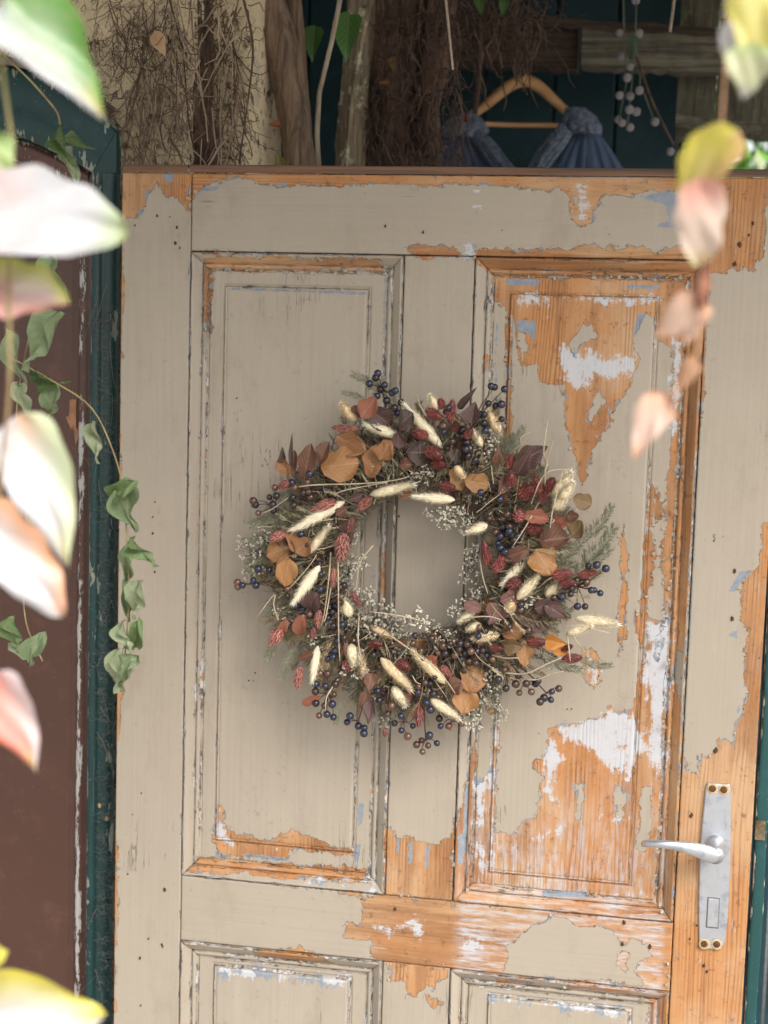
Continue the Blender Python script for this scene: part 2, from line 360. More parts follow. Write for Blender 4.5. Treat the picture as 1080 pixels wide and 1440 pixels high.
# ------------------------------------------------------------------ setting
def dark_metal(): pass
M_ground = simple('pale_bounce_gravel', (.46,.43,.38), .95, (.32,.29,.25), 40, bump=.01)  # unseen ground made pale so its bounce fills shadows on the door
m = MB(); N=24
xs = np.concatenate([-np.geomspace(200,1,12), np.geomspace(1,200,12)]); gv=[(x,y,-.0) for x in xs for y in xs]
m.add(gv, [(i*N+j,(i+1)*N+j,(i+1)*N+j+1,i*N+j+1) for i in range(N-1) for j in range(N-1)])
m.build('ground', M_ground, kind='structure')

# ------------------------------------------------------------------ THE DOOR
door = thing('panelled_door', 'old taupe panelled door with peeling paint and bare pine, holding the wreath', 'door', (0,0,0))
XB, XC, XD, XE, XF = .0924, .3659, .4538, .7309, .82
ZT, ZM, ZB, ZL = TOP, TOP-.097, TOP-.9101, TOP-.9989
def smooth_noise(x, z, s, seed):
    r = np.random.default_rng(seed); o = np.zeros_like(x)
    for k in range(6):
        a, b, p = r.normal(size=3); o += np.sin((a*x+b*z)*s+p*9)
    return o/6
def grid_part(name, X, Z, yfun, mat, skirt=.014, seed=0, edge=.0012, crease=None):
    """A slab whose front is a fine grid; X, Z 2-D arrays of door coordinates."""
    n, k = X.shape
    Y = yfun(X, Z)+smooth_noise(X, Z, 14, seed)*.0007+smooth_noise(X, Z, 90, seed+5)*.00022
    ed = np.zeros_like(X)
    ed[0]=ed[-1]=1; ed[:,0]=ed[:,-1]=1
    Y = Y+ed*edge
    # skirt ring
    v = np.stack([X,Y,Z], -1).reshape(-1,3); f = [(i*k+j, i*k+j+1, (i+1)*k+j+1, (i+1)*k+j) for i in range(n-1) for j in range(k-1)]
    loop = [j for j in range(k)]+[i*k+k-1 for i in range(1,n)]+[(n-1)*k+j for j in range(k-2,-1,-1)]+[i*k for i in range(n-2,0,-1)]
    sk = v[loop].copy(); sk[:,1] = skirt
    f += [(loop[a], n*k+a, n*k+(a+1)%len(loop), loop[(a+1)%len(loop)]) for a in range(len(loop))]
    v = np.concatenate([v, sk])
    mb = MB(); mb.add(v, f); me = mb.mesh(name)
    if crease is None: C_ = np.minimum(np.minimum(X-X.min(), X.max()-X), np.minimum(Z-Z.min(), Z.max()-Z))*1000+1.1
    else: C_ = crease(X, Z)
    paint_attrs(me, v, np.concatenate([C_.ravel(), np.full(len(sk), 3.)]))
    return link(name, me, mat, door)
def lin(a, b, step):
    m = max(3, int(abs(b-a)/step)+1); t = np.linspace(a, b, m)
    d = .0011*np.sign(b-a); return np.concatenate([[a], [a+d], t[1:-1], [b-d], [b]])
def zlin(z0, z1):   # fine in the visible zone, coarse below
    if z1 < .62: return lin(z0, z1, .02)
    if z0 < .62: return np.concatenate([np.arange(z0, .62, .02), lin(.62, z1, .0025)[0:]])
    return lin(z0, z1, .0025)
G = .0005
def member(name, x0,x1,z0,z1, mat, seed, y=0.):
    X, Z = np.meshgrid(lin(x0+G,x1-G,.0025), zlin(z0+G,z1-G))
    return grid_part(name, X, Z, lambda a,b: a*0+y, mat, seed=seed, skirt=.016)
member('stile', 0, XB, .03, ZT, MD_V, 1)
member('stile', XE, XF, .03, ZT, MD_V, 2, -.0003)
member('mullion', XC, XD, ZB, ZM, MD_V, 3, .0004)
member('mullion', XC, XD, .22, ZL, MD_V, 4, .0004)
member('top_rail', XB, XE, ZM, ZT, MD_H, 5, .0002)
member('lock_rail', XB, XE, ZL, ZB, MD_H, 6, .0002)
member('bottom_rail', XB, XE, .03, .22, MD_H, 7, .0002)
MW = .0235
def prof(v):
    vv = np.array([0,.001,.003,.0045,.0125,.0135,.0150,.0175,.0190,.0200,.0225,.0235])
    yy = np.array([.0006,-.0014,-.0020,-.0004,.0068,.0090,.0064,.0062,.0070,.0092,.0100,.0100])
    return np.interp(v, vv, yy)
vs = np.array([0,.0008,.002,.0033,.0045,.0065,.0085,.0105,.0125,.0135,.0143,.0152,.0165,.0178,.0190,.0200,.0213,.0225,.0232,.0235])
def moulding(x0,x1,z0,z1, side, seed):
    g = .0005; x0+=g; x1-=g; z0+=g; z1-=g
    L = (x1-x0) if side in 'tb' else (z1-z0); t = np.linspace(0,1,max(8,int(L/.003)))
    T, Vv = np.meshgrid(t, vs, indexing='ij')
    g2 = .0003
    if side in 'tb':
        X = x0+Vv+g2+T*(x1-x0-2*Vv-2*g2); Z = (z1-Vv) if side=='t' else (z0+Vv)
    else:
        Z = z0+Vv+g2+T*(z1-z0-2*Vv-2*g2); X = (x0+Vv) if side=='l' else (x1-Vv)
    if side in 'lt': pass
    n,k = X.shape
    Y = prof(Vv)+smooth_noise(X,Z,30,seed)*.0006+smooth_noise(X,Z,200,seed+3)*.0003
    if side in 'tr': X, Z, Y = X[:, ::-1], Z[:, ::-1], Y[:, ::-1]
    if side in 'l': X, Z, Y = X[:, ::-1], Z[:, ::-1], Y[:, ::-1]
    v = np.stack([X,Y,Z],-1).reshape(-1,3); f=[(i*k+j,i*k+j+1,(i+1)*k+j+1,(i+1)*k+j) for i in range(n-1) for j in range(k-1)]
    loop = [j for j in range(k)]+[i*k+k-1 for i in range(1,n)]+[(n-1)*k+j for j in range(k-2,-1,-1)]+[i*k for i in range(n-2,0,-1)]
    sk = v[loop].copy(); sk[:,1]=.016; f += [(loop[a], n*k+a, n*k+(a+1)%len(loop), loop[(a+1)%len(loop)]) for a in range(len(loop))]
    v = np.concatenate([v,sk]); mb = MB(); mb.add(v,f); me = mb.mesh('moulding'); C_ = np.abs(Vv[...,None]-np.array([.0008,.0140,.0208])).min(-1)*1000
    if side in 'trl': C_ = C_[:, ::-1]
    paint_attrs(me, v, np.concatenate([C_.ravel(), np.full(len(sk), 3.)]))
    return link('moulding', me, MD_V if side in 'lr' else MD_H, door)
def panel(x0,x1,z0,z1, fx0,fx1,fz0,fz1, seed):
    """recessed panel with a raised field whose edge has a small groove and bead"""
    a,b,c,d = x0+MW-.0003, x1-MW+.0003, z0+MW-.0003, z1-MW+.0003
    def dens(lo, hi, f0, f1):
        t = np.arange(lo, hi, .0025)
        ex = np.concatenate([np.linspace(q-.006,q+.006,13) for q in (f0,f1) if lo<q<hi])
        return np.unique(np.round(np.concatenate([[lo,hi], t, ex]),5))
    xs_ = dens(a,b,fx0,fx1)
    zs_ = dens(c,d,fz0,fz1) if c>.6 else np.unique(np.round(np.concatenate([np.arange(c,.6,.02), dens(.6,d,.61,fz1)]),5))
    X,Z = np.meshgrid(xs_, zs_)
    def y(X,Z):
        s = np.minimum(np.minimum(X-fx0, fx1-X), np.minimum(Z-fz0, fz1-Z))   # distance inside the field
        return np.interp(s, [-.0045,-.0035,-.0018,-.0006,.0004,.0014,.0030,.0045], [.0100,.0112,.0112,.0078,.0074,.0086,.0076,.0072])
    def cr(X,Z):
        s = np.minimum(np.minimum(X-fx0, fx1-X), np.minimum(Z-fz0, fz1-Z)); b_ = np.minimum(np.minimum(X-a, b-X), np.minimum(Z-c, d-Z))
        return np.minimum(np.abs(s+.0008), b_)*1000
    return grid_part('panel', X, Z, y, MD_V, seed=seed, edge=0, skirt=.017, crease=cr)
def D(px,py): q = P(px,py,.009); return q[0], q[2]
wins = [
 (XB,XC,ZB,ZM, D(311,800)[0], D(507,800)[0], D(400,1188)[1], D(420,406)[1]),
 (XD,XE,ZB,ZM, D(705,800)[0], D(905,800)[0], D(790,1234)[1], D(820,417)[1]),
 (XB,XC,.22,ZL, D(302,1400)[0], D(491,1400)[0], .27, D(400,1368)[1]),
 (XD,XE,.22,ZL, D(687,1420)[0], D(885,1420)[0], .27, D(780,1410)[1]) ]
for i,(x0,x1,z0,z1,a,b,c,d) in enumerate(wins):
    for s_ in 'tblr': moulding(x0,x1,z0,z1,s_, 20+i*5+'tblr'.index(s_))
    panel(x0,x1,z0,z1,a,b,c,d, 50+i)
M_dark = simple('dark_gap_wood', (.035,.022,.015), .9)
M_oldwood = simple('old_grey_brown_wood', (.20,.105,.06), .8, (.09,.055,.038), 1, (3,120,160), .0008)
mb = MB(); mb.box(.001,XF-.001,.0155,.042,.03,ZT-.001); mb.build('core', M_dark, door, False)
cs = [0,.098,.38,.70,.9]
for i,(a,b) in enumerate([(0,.086),(.0872,.735),(.736,XF)]):
    X,Z = np.meshgrid(np.linspace(a,b,60), [ZT+.0008,ZT+.002,ZT+.006,ZT+.0095,ZT+.0105]); mb = MB()
    Yc = .004+smooth_noise(X,Z,60,i)*.001+(Z>ZT+.010)*.002
    Z = Z+(Z>ZT+.009)*smooth_noise(X,Z*0,25,i+9)*.0009
    v = np.stack([X,Yc,Z],-1).reshape(-1,3); k=60
    f=[(r*k+j,r*k+j+1,(r+1)*k+j+1,(r+1)*k+j) for r in range(4) for j in range(k-1)]
    top = v[4*k:5*k].copy(); top[:,1]=.04; v=np.concatenate([v,top]); f+=[(4*k+j,4*k+j+1,5*k+j+1,5*k+j) for j in range(k-1)]
    mb.add(v,f); mb.build('top_strip', M_oldwood, door)

# nail holes, knots and gouges
M_hole = simple('rusty_hole', (.03,.018,.012), .9, (.10,.045,.02), 300)
hole_me = []
for k in range(5):
    mb = MB(); n = 9; r = [random.uniform(.6,1.15) for _ in range(n)]
    v = [(0,.0,0)]+[(math.cos(j*2*math.pi/n)*r[j]*.0022,-.00035,math.sin(j*2*math.pi/n)*r[j]*.0022*random.uniform(1,1.5)) for j in range(n)]
    v += [(x*1.15,.001,z*1.15) for x,y,z in v[1:]]
    mb.add(v, [(0,1+j,1+(j+1)%n) for j in range(n)]+[(1+j,1+n+j,1+n+(j+1)%n,1+(j+1)%n) for j in range(n)]); hole_me.append(mb.mesh('nail_hole'))
holes = [(190,317,.8),(221,304,.9),(249,320,.9),(247,342,1.1),(253,349,.8),(239,305,.5),(595,327,1.2),(542,318,.8),(232,1251,1.3),(232,1250,1),(199,1115,.9),(180,1229,.9),(197,1347,1.4),(228,1328,1),(209,1320,.8),(229,1331,1),(198,1414,1.1),(561,726,.9),(1059,314,1.5),(1053,331,1),(1040,344,1.9),(1033,372,1.8),(1033,803,1.6),(1030,870,1.6),(1006,1056,2),(1004,760,.9),(875,1328,1.5),(914,1331,1.5),(878,1297,1.4),(972,1147,1.5),(970,1320,1.1),(990,1358,1.7),(994,1366,1.4),(556,1278,1.3),(333,560,.8),(1017,754,.6),(218,706,.9),(215,750,1.1),(218,804,.9),(857,330,.5),(798,997,.8),(804,997,.7),(758,1031,.5),(980,1301,.8),(706,324,.5),(359,946,.7),(350,957,.7),(357,957,.6),(1068,925,.6),(215,727,.7),(187,1145,.6)]
for i,(x,y,s_) in enumerate(holes):
    p = P(x,y,0.); yb = 0.
    for (x0,x1,z0,z1,a,b,c,d) in wins:
        if x0+MW<p[0]<x1-MW and z0+MW<p[2]<z1-MW: yb = .0072 if (a<p[0]<b and c<p[2]<d) else .0100
    me = hole_me[i%5]; p = P(x,y,yb)
    o = link('nail_hole', me, M_hole, door); o.location = (p[0], yb-.0012, p[2]); s_*=random.uniform(.55,.95); o.scale = (s_*.75,1,s_*.9)
# curled paint flakes along the breaks
M_flake = simple('loose_taupe_paint', (.36,.31,.24), .6, (.27,.22,.17), 40)
mb = MB()
for pg in WOOD[:28]:
    n = len(pg)
    for i in range(n):
        (ax_,ay_),(bx,by) = pg[i], pg[(i+1)%n]
        L = math.hypot(bx-ax_, by-ay_)
        for k in range(int(L/16)):
            if random.random()<.45: continue
            t = random.random(); q = P(ax_+(bx-ax_)*t, ay_+(by-ay_)*t, 0)
            if not(.01<q[0]<.81 and q[2]<1.94): continue
            yb=-.0008
            for (x0,x1,z0,z1,a,b,c,d) in wins:
                if x0<q[0]<x1 and z0<q[2]<z1: yb = .0062 if (a<q[0]<b and c<q[2]<d) else (.0090 if (x0+MW<q[0]<x1-MW and z0+MW<q[2]<z1-MW) else .0030)
            r = random.uniform(.0012,.0052)*random.uniform(.6,1); th = random.uniform(0,6.28); ux,uz = math.cos(th),math.sin(th)
            v=[]; w_ = random.uniform(.4,.9)
            for a_ in (0,.5,1):
                for b_ in (-1,0,1): v.append((q[0]+ux*a_*r-uz*b_*r*w_*(1-.5*a_), yb-.0004-a_*a_*r*.62, q[2]+uz*a_*r+ux*b_*r*w_*(1-.5*a_)))
            mb.add(v,[(0,1,4,3),(1,2,5,4),(3,4,7,6),(4,5,8,7)])
mb.build('paint_flakes', M_flake, door, kind='stuff')
# long peeled slivers on the left panel moulding
def sliver(pts, wd, y, mat=M_flake):
    mb = MB(); v=[]
    for i,(x,y_) in enumerate(pts):
        p = P(x,y_,y); t = i/(len(pts)-1); w_ = wd*math.sin(math.pi*(.12+.8*t)); v += [(p[0]-w_, y-.001-.002*t, p[2]),(p[0]+w_, y-.002-.004*t*t, p[2])]
    mb.add(v,[(2*i,2*i+1,2*i+3,2*i+2) for i in range(len(pts)-1)]); return mb.build('paint_curl', mat, door)
sliver([(288,468),(291,476),(295,483),(300,489)], .0028, -.001)
sliver([(531,366),(538,372),(549,375)], .002, -.001)
sliver([(318,352),(324,358),(326,363)], .002, -.001)

# ------------------------------------------------------------------ lock plate and lever
M_alu = NT('brushed_aluminium'); c_ = M_alu.coord((1,1,1)); n_ = M_alu.noise(c_, 60, 6, .65); sc_ = M_alu.noise(M_alu.coord((40,40,300)), 6, 3)
cc_ = M_alu.mix(M_alu.sstep(n_,.45,.7), (.56,.58,.62), (.36,.38,.43))
M_alu = M_alu.fin(cc_, M_alu.math('MULTIPLY_ADD', n_, .4, .22), M_alu.bump(n_, .0004), Metallic=.85)
M_rust = simple('rusty_screw', (.16,.075,.035), .6, (.07,.035,.02), 500, metal=.4)
M_ruststain = simple('rust_stain', (.45,.27,.09), .8, (.55,.42,.25), 200)
lock = []
cpl = [(995,1101),(1026,1103),(1028,1110),(1028,1170),(1027,1230),(1024,1290),(1020,1325),(1015,1336),(985,1335),(983,1325),(982,1270),(984,1200),(987,1160),(992,1110)]
pts = [P(x,y,-.004) for x,y in cpl]; cx = np.mean([p[0] for p in pts]); cz = np.mean([p[2] for p in pts])
mb = MB(); n = len(pts); v=[]
for (s_,y) in ((1,.0),(1,-.0028),(.93,-.0042),(.90,-.0042)):
    for p in pts: v.append((cx+(p[0]-cx)*(s_ if s_==1 else s_), y, cz+(p[2]-cz)*(s_ if s_==1 else 1-(1-s_)*.22)))
mb.add(v,[(r*n+i,r*n+(i+1)%n,(r+1)*n+(i+1)%n,(r+1)*n+i) for r in range(3) for i in range(n)]+[tuple(3*n+i for i in range(n))])
plate = mb.build('lock_plate', M_alu, door, False)
b = plate.modifiers.new('b','BEVEL'); b.width=.0006; b.segments=2
def disc(name, px,py,r,y0,y1,mat,parent,n=16,dome=0.):
    p = P(px,py,y1); mb = MB(); v=[]
    for (s_,y) in ((1,y0),(1,y1+dome*.6),(.8,y1+dome*.15),(.45,y1)):
        v += [(p[0]+math.cos(j*2*math.pi/n)*r*s_, y, p[2]+math.sin(j*2*math.pi/n)*r*s_) for j in range(n)]
    v.append((p[0],y1,p[2]))
    mb.add(v,[(k*n+j,k*n+(j+1)%n,(k+1)*n+(j+1)%n,(k+1)*n+j) for k in range(3) for j in range(n)]+[(3*n+j,3*n+(j+1)%n,4*n) for j in range(n)])
    return mb.build(name, mat, parent, True)
for (x,y) in ((1002,1109.5),(1018,1111),(990.5,1328),(1008,1328.5)):
    disc('rust_stain', x,y,.0068,-.004,-.0044,M_ruststain,plate)
    s_ = disc('screw', x,y,.0042,-.004,-.0062,M_rust,plate,dome=.001)
    p = P(x,y,-.0064); mb = MB(); a=random.uniform(0,3)
    dx,dz = math.cos(a)*.0038, math.sin(a)*.0038; ex,ez = -math.sin(a)*.0006, math.cos(a)*.0006
    mb.add([(p[0]-dx-ex,-.0064,p[2]-dz-ez),(p[0]+dx-ex,-.0064,p[2]+dz-ez),(p[0]+dx+ex,-.0064,p[2]+dz+ez),(p[0]-dx+ex,-.0064,p[2]-dz+ez)],[(0,1,2,3)]); mb.build('screw_slot', M_hole, plate)
# key cover
q0,q1 = P(996,1263,-.004), P(1009,1304,-.004); mb = MB()
mb.box(q0[0],q1[0],-.0060,-.0041,q1[2],q0[2]); o = mb.build('key_cover', M_alu, plate, False); bb = o.modifiers.new('b','BEVEL'); bb.width=.0007
q0,q1 = P(994.6,1261,-.004), P(1010.4,1306,-.004); mb = MB(); mb.box(q0[0],q1[0],-.00435,-.0040,q1[2],q0[2]); mb.build('key_recess', simple('tarnished_gap',(.16,.16,.17),.6), plate, False)
# lever: neck from the plate, then a tapering blade to the left
A = P(1006,1188,-.004)
lev = thing  # (only parts)
mb = MB()
neck = [(A[0],-.004,A[2]),(A[0],-.018,A[2]),(A[0]-.0005,-.032,A[2]-.001),(A[0]-.001,-.042,A[2]-.003)]
mb.tube(neck, [.0125,.0115,.0105,.0098], 20)
o1 = mb.build('lever_neck', M_alu, door)
ctr = [(1013,1202),(1009,1203),(1001,1202.5),(990,1199),(975,1194),(955,1190),(935,1187),(918,1186),(906,1186),(901,1187)]
hw  = [.003,.0085,.0108,.0105,.0085,.0066,.0052,.0046,.0046,.0030]
yy  = [-.044,-.045,-.046,-.047,-.050,-.053,-.054,-.052,-.044,-.036]
mb = MB(); v=[]; n=14
for (x,y),h,yq in zip(ctr,hw,yy):
    p = P(x,y,yq)
    for j in range(n):
        th=j*2*math.pi/n; v.append((p[0], yq+math.cos(th)*.0048*min(1,h/.004), p[2]+math.sin(th)*h))
mb.add(v,[(i*n+j,i*n+(j+1)%n,(i+1)*n+(j+1)%n,(i+1)*n+j) for i in range(len(ctr)-1) for j in range(n)]+[tuple(range(n)),tuple((len(ctr)-1)*n+j for j in range(n))])
o2 = mb.build('lever', M_alu, door); sb = o2.modifiers.new('s','SUBSURF'); sb.levels=1; sb.render_levels=2
# small white-blue patch of bare metal under the plate
# ------------------------------------------------------------------ WREATH
wc = P(588,792,-.03)
WR = thing('dried_flower_wreath', 'round wreath of dried eucalyptus, bunny tails and dark berries hung on the door', 'wreath', tuple(wc))
PXM = 1.857/F       # metres per photo pixel at the wreath
def wmat(B, T, roll=0., nrm=None, length=1.):
    """frame with y along B->T; z towards the viewer, rolled"""
    B=V3(B);T=V3(T); y=(T-B).normalized(); z=Vector(nrm) if nrm is not None else Vector((0.05,-1,.12))
    x=y.cross(z).normalized(); z=x.cross(y).normalized()
    M=Matrix((x,y,z)).transposed(); M=M@Matrix.Rotation(roll,3,'Y')
    return M
def place(me, B, T, name, mat, parent=WR, roll=0., sx=None, sz=None, unit=1., color=None, nrm=None):
    """me is built with its length 1 along +y"""
    L = (V3(T)-V3(B)).length; o = bpy.data.objects.new(name, me)
    if mat and not me.materials: me.materials.append(mat)
    COL.objects.link(o); M = wmat(B,T,roll,nrm).to_4x4()
    S = Matrix.Diagonal((sx if sx else L, L, sz if sz else (sx if sx else L), 1))
    o.parent = parent
    pl = parent.location if parent else Vector((0,0,0))
    o.matrix_local = Matrix.Translation(V3(B)-pl)@M@S
    if color: o.color = (*color,1)
    return o
def leaf_mesh(name, shape='round', fold=.12, curl=.15, wave=.05, nu=11, nv=8, seed=0, colf=None, crumple=0.):
    r = random.Random(seed); v=[]; c=[]; ph=r.uniform(0,6)
    for i in range(nu+1):
        t=i/nu
        if shape=='round': w_ = math.sqrt(max(0,1-(2*t-1)**2))*.5*(1+.10*math.sin(3*t+ph)); w_*=1-.06*(math.sin(9*t+ph)); w_=max(w_, .012)
        elif shape=='ovate': w_ = .5*(math.sin(math.pi*min(1,t*1.0)**.62)**.9)*(1-.25*t)*1.15; w_=max(w_,.006)
        elif shape=='heart': w_ = .52*(math.sin(math.pi*t**.58)**.62)*(1+.05*math.sin(t*21)); w_=max(w_,.006)
        else: w_ = .5*math.sin(math.pi*t**.8)**1.3; w_=max(w_,.006)
        for j in range(nv+1):
            s_=2*j/nv-1
            x=w_*s_*(1+.05*math.sin(t*17+ph+2*s_)); z=fold*abs(s_)*w_*2+wave*math.sin(t*7+ph+s_*2.5)*abs(s_)-curl*(t-.3)**2*1.6
            yy_=t+(.0 if shape!='heart' else -.10*abs(s_)**1.5*(1-t)**2*4*.6)
            if crumple: x=x*(1-(.35 if crumple>.05 else .06)*math.sin(t*5+ph)**2)+crumple*math.sin(t*9+ph*2); z+=crumple*math.sin(x*14+t*11+ph)+crumple*.6*math.sin(s_*6+t*4)
            v.append((x,yy_,z))
            if colf: c.append(colf(t,s_))
    k=nv+1; f=[(i*k+j,i*k+j+1,(i+1)*k+j+1,(i+1)*k+j) for i in range(nu) for j in range(nv)]
    mb=MB(); mb.add(v,f,np.array(c) if colf else None)
    return mb.mesh(name)
# leaf material: tinted by the object's own colour, with veins and blotches
def leafmat(name, spec=.45, trans=.0, attr=False, rough=.55):
    s=NT(name); g=s.coord((1,1,1),'Object'); n=s.noise(g,3.5,5,.65); n2=s.noise(s.coord((1,1,1),'Object'), 14, 4, .6)
    oi=s.n('ShaderNodeObjectInfo')
    base = s.attr('tint','Color') if attr else oi.outputs['Color']
    col=s.mix(s.math('MULTIPLY',s.sstep(n,.4,.7),.35 if not attr else .35), base, s.mix(.5, base, (.10,.035,.02) if not attr else (.50,.36,.24)))
    col=s.mix(s.math('MULTIPLY',s.sstep(n2,.62,.74),.22 if not attr else .12), col, (.09,.045,.02))
    sep=s.n('ShaderNodeSeparateXYZ'); s.L(g,sep.inputs[0])
    rib=s.sstep(s.math('ABSOLUTE',sep.outputs[0]),.022,.008)
    vein=s.math('SINE', s.math('MULTIPLY', s.math('SUBTRACT', sep.outputs[1], s.math('MULTIPLY', s.math('ABSOLUTE',sep.outputs[0]),.8)), 42))
    vv=s.math('MULTIPLY', s.sstep(vein,.8,1), .18)
    col=s.mix(s.math('MAXIMUM', s.math('MULTIPLY',rib,.35), vv), col, s.mix(.5, base,(.75,.55,.35)))
    nb=s.bump(s.math('ADD', n2, s.math('MULTIPLY',vv,-1)), .0007)
    m=s.fin(col, rough, nb)
    if trans:
        tr=s.n('ShaderNodeBsdfTranslucent'); s.L(col,tr.inputs['Color']); mx=s.n('ShaderNodeMixShader'); mx.inputs[0].default_value=trans
        s.L(s.b.outputs[0],mx.inputs[1]); s.L(tr.outputs[0],mx.inputs[2]); out=s.t.nodes['Material Output']; s.L(mx.outputs[0],out.inputs[0])
    return m
M_euc=leafmat('dried_leaf', trans=.08)
EUC=[leaf_mesh('eucalyptus_leaf','round',f,c,w_,seed=i,crumple=.03) for i,(f,c,w_) in enumerate([(.10,.20,.09),(.16,-.22,.11),(.30,.3,.10),(.08,.12,.13)])]
MAR=[leaf_mesh('maroon_leaf','ovate',f,c,w_,seed=10+i) for i,(f,c,w_) in enumerate([(.3,.3,.1),(.2,-.3,.12),(.35,.1,.06)])]
TAN=(.31,.150,.052); TAN2=(.25,.112,.042); BRN=(.13,.055,.032); RST=(.27,.090,.05); DRK=(.050,.030,.025); MRN=(.075,.036,.034); ROSE=(.16,.074,.060); ORG=(.46,.19,.035); OLV=(.16,.098,.042)
leaves=[ # cx,cy, half length, half width, angle deg (image, direction the leaf points, 0=right, 90=up), colour, kind
 (478,654,27,22,8,TAN,0),(494,624,24,15,-28,TAN2,0),(525,649,24,12,80,TAN2,0),(541,634,15,13,60,TAN2,0),(432,650,25,11,80,BRN,2),(455,637,17,9,70,BRN,2),
 (399,656,14,9,120,TAN2,0),(412,652,20,5,85,BRN,2),(410,630,22,3,88,DRK,5),(518,573,18,12,50,RST,0),(536,588,19,15,-40,MRN,0),(505,578,12,8,150,BRN,0),
 (589,636,18,17,0,DRK,0),(560,620,12,10,90,MRN,0),(571,653,9,8,0,BRN,0),(391,775,18,17,200,TAN,0),(412,758,19,8,95,TAN2,2),(426,768,14,14,40,TAN2,0),(402,795,13,11,270,TAN2,0),
 (403,806,20,14,260,TAN,0),(423,879,16,9,255,RST,2),(399,881,11,6,240,RST,2),(439,845,15,13,240,MRN,0),(428,924,14,6,200,BRN,5),(438,985,15,6,200,RST,0),(520,1002,18,8,265,MRN,5),(512,985,14,8,250,BRN,5),
 (644,674,17,12,110,TAN,0),(671,679,18,13,-10,TAN,0),(665,580,16,12,80,MRN,5),(657,560,20,5,50,DRK,5),(750,639,22,15,30,MRN,5),(737,650,20,10,60,MRN,5),(709,683,15,9,240,ROSE,5),(754,727,19,9,-10,RST,0),(787,734,14,9,-5,RST,0),
 (819,705,14,11,-20,OLV,0),(812,744,14,12,50,OLV,0),(779,758,21,15,10,BRN,0),(764,790,21,19,-60,TAN,0),(729,778,17,9,200,BRN,2),(806,726,9,7,0,BRN,0),
 (720,840,18,10,20,ROSE,0),(695,863,16,14,240,ROSE,5),(665,853,14,8,160,ROSE,0),(782,860,19,10,-30,MRN,5),(770,850,20,9,20,MRN,5),(745,875,18,8,-40,MRN,5),(722,888,16,12,10,TAN2,0),(738,919,19,10,265,TAN,0),(782,903,16,10,-10,ORG,5),(790,916,15,7,-35,ORG,5),
 (665,955,20,18,80,TAN,0),(656,985,19,16,250,TAN,0),(720,908,15,10,180,OLV,0),(640,965,10,12,200,BRN,0),(628,1000,8,8,200,BRN,0),(700,640,12,6,80,BRN,5),(706,700,10,8,250,BRN,0),
 (480,720,9,7,30,BRN,0),(605,930,12,8,210,RST,5),(560,905,14,5,200,BRN,5),(500,700,10,7,200,MRN,5),(640,640,10,9,60,DRK,0),(570,590,14,12,45,DRK,0),(398,640,12,5,95,DRK,5),(690,1000,5,5,0,OLV,0),(520,960,14,9,260,BRN,5),(760,880,14,9,-20,MRN,5)]
for i,(x,y,hl,hw_,a,colr,kd) in enumerate(leaves):
    a=math.radians(a); Yc=-.078-random.uniform(0,.018); tilt=random.uniform(-.35,.35)
    B=P(x-math.cos(a)*hl,y+math.sin(a)*hl,Yc+tilt*hl*PXM); T=P(x+math.cos(a)*hl,y-math.sin(a)*hl,Yc-tilt*hl*PXM)
    me=(MAR[i%3] if kd==5 else EUC[2] if kd==2 else EUC[i%4]); j=random.uniform(.9,1.12)
    place(me,B,T,'maroon_leaf' if kd==5 else 'eucalyptus_leaf',M_euc,roll=random.uniform(-.25,.25),sx=hw_*2*PXM*1.06,color=tuple(min(1,q*j) for q in colr))
# bunny tails
def bunny(seed, n=600):
    r=random.Random(seed); mb=MB(); core=(.80,.72,.56)
    prof_=lambda t:.42*math.sin(math.pi*min(1,max(0,t))**.75)**.75
    nu,nv=10,12; v=[]
    for i in range(nu+1):
        t=i/nu; rr=max(.01,prof_(t))*.82
        v+=[(rr*math.cos(j*2*math.pi/nv),t,rr*math.sin(j*2*math.pi/nv)) for j in range(nv)]
    mb.add(v,[(i*nv+j,i*nv+(j+1)%nv,(i+1)*nv+(j+1)%nv,(i+1)*nv+j) for i in range(nu) for j in range(nv)],core)
    hv=[];hf=[];hc=[]
    for k in range(n):
        t=r.random()**.9; th=r.uniform(0,6.28); rr=prof_(t)*.78; L=r.uniform(.16,.34)
        d=Vector((math.cos(th)*.55,.16,math.sin(th)*.55)) ; p=Vector((rr*math.cos(th),t,rr*math.sin(th))); e=p+Vector((d.x*L*1.5,L*.42,d.z*L*1.5))+Vector((r.gauss(0,.03),r.gauss(0,.02),r.gauss(0,.03)))
        s_=Vector((-math.sin(th),0,math.cos(th)))*.028; b_=len(hv); hv+=[p-s_,p+s_,e]; hf.append((b_,b_+1,b_+2))
        g=r.uniform(.75,1.15); q=(min(1,.95*g),min(1,.89*g),min(1,.76*g)); hc+=[tuple(x*.8 for x in q),tuple(x*.72 for x in q),q]
    mb.add(np.array(hv),hf,np.array(hc)); return mb.mesh('bunny_tail')
def tintmat(name,rough=.8,trans=0.,objc=True, **k):
    s=NT(name); c=s.attr('tint','Color')
    if objc: oi=s.n('ShaderNodeObjectInfo'); c=s.mix(1.,c,oi.outputs['Color'],'MULTIPLY')
    m=s.fin(c,rough,**k)
    if trans:
        tr=s.n('ShaderNodeBsdfTranslucent'); s.L(c,tr.inputs['Color']); mx=s.n('ShaderNodeMixShader'); mx.inputs[0].default_value=trans
        s.L(s.b.outputs[0],mx.inputs[1]); s.L(tr.outputs[0],mx.inputs[2]); s.L(mx.outputs[0],s.t.nodes['Material Output'].inputs[0])
    return m
M_tint=tintmat('dried_flower'); M_fluff=tintmat('fluffy_seed_head',.9,.12)
BUN=[bunny(i) for i in range(3)]
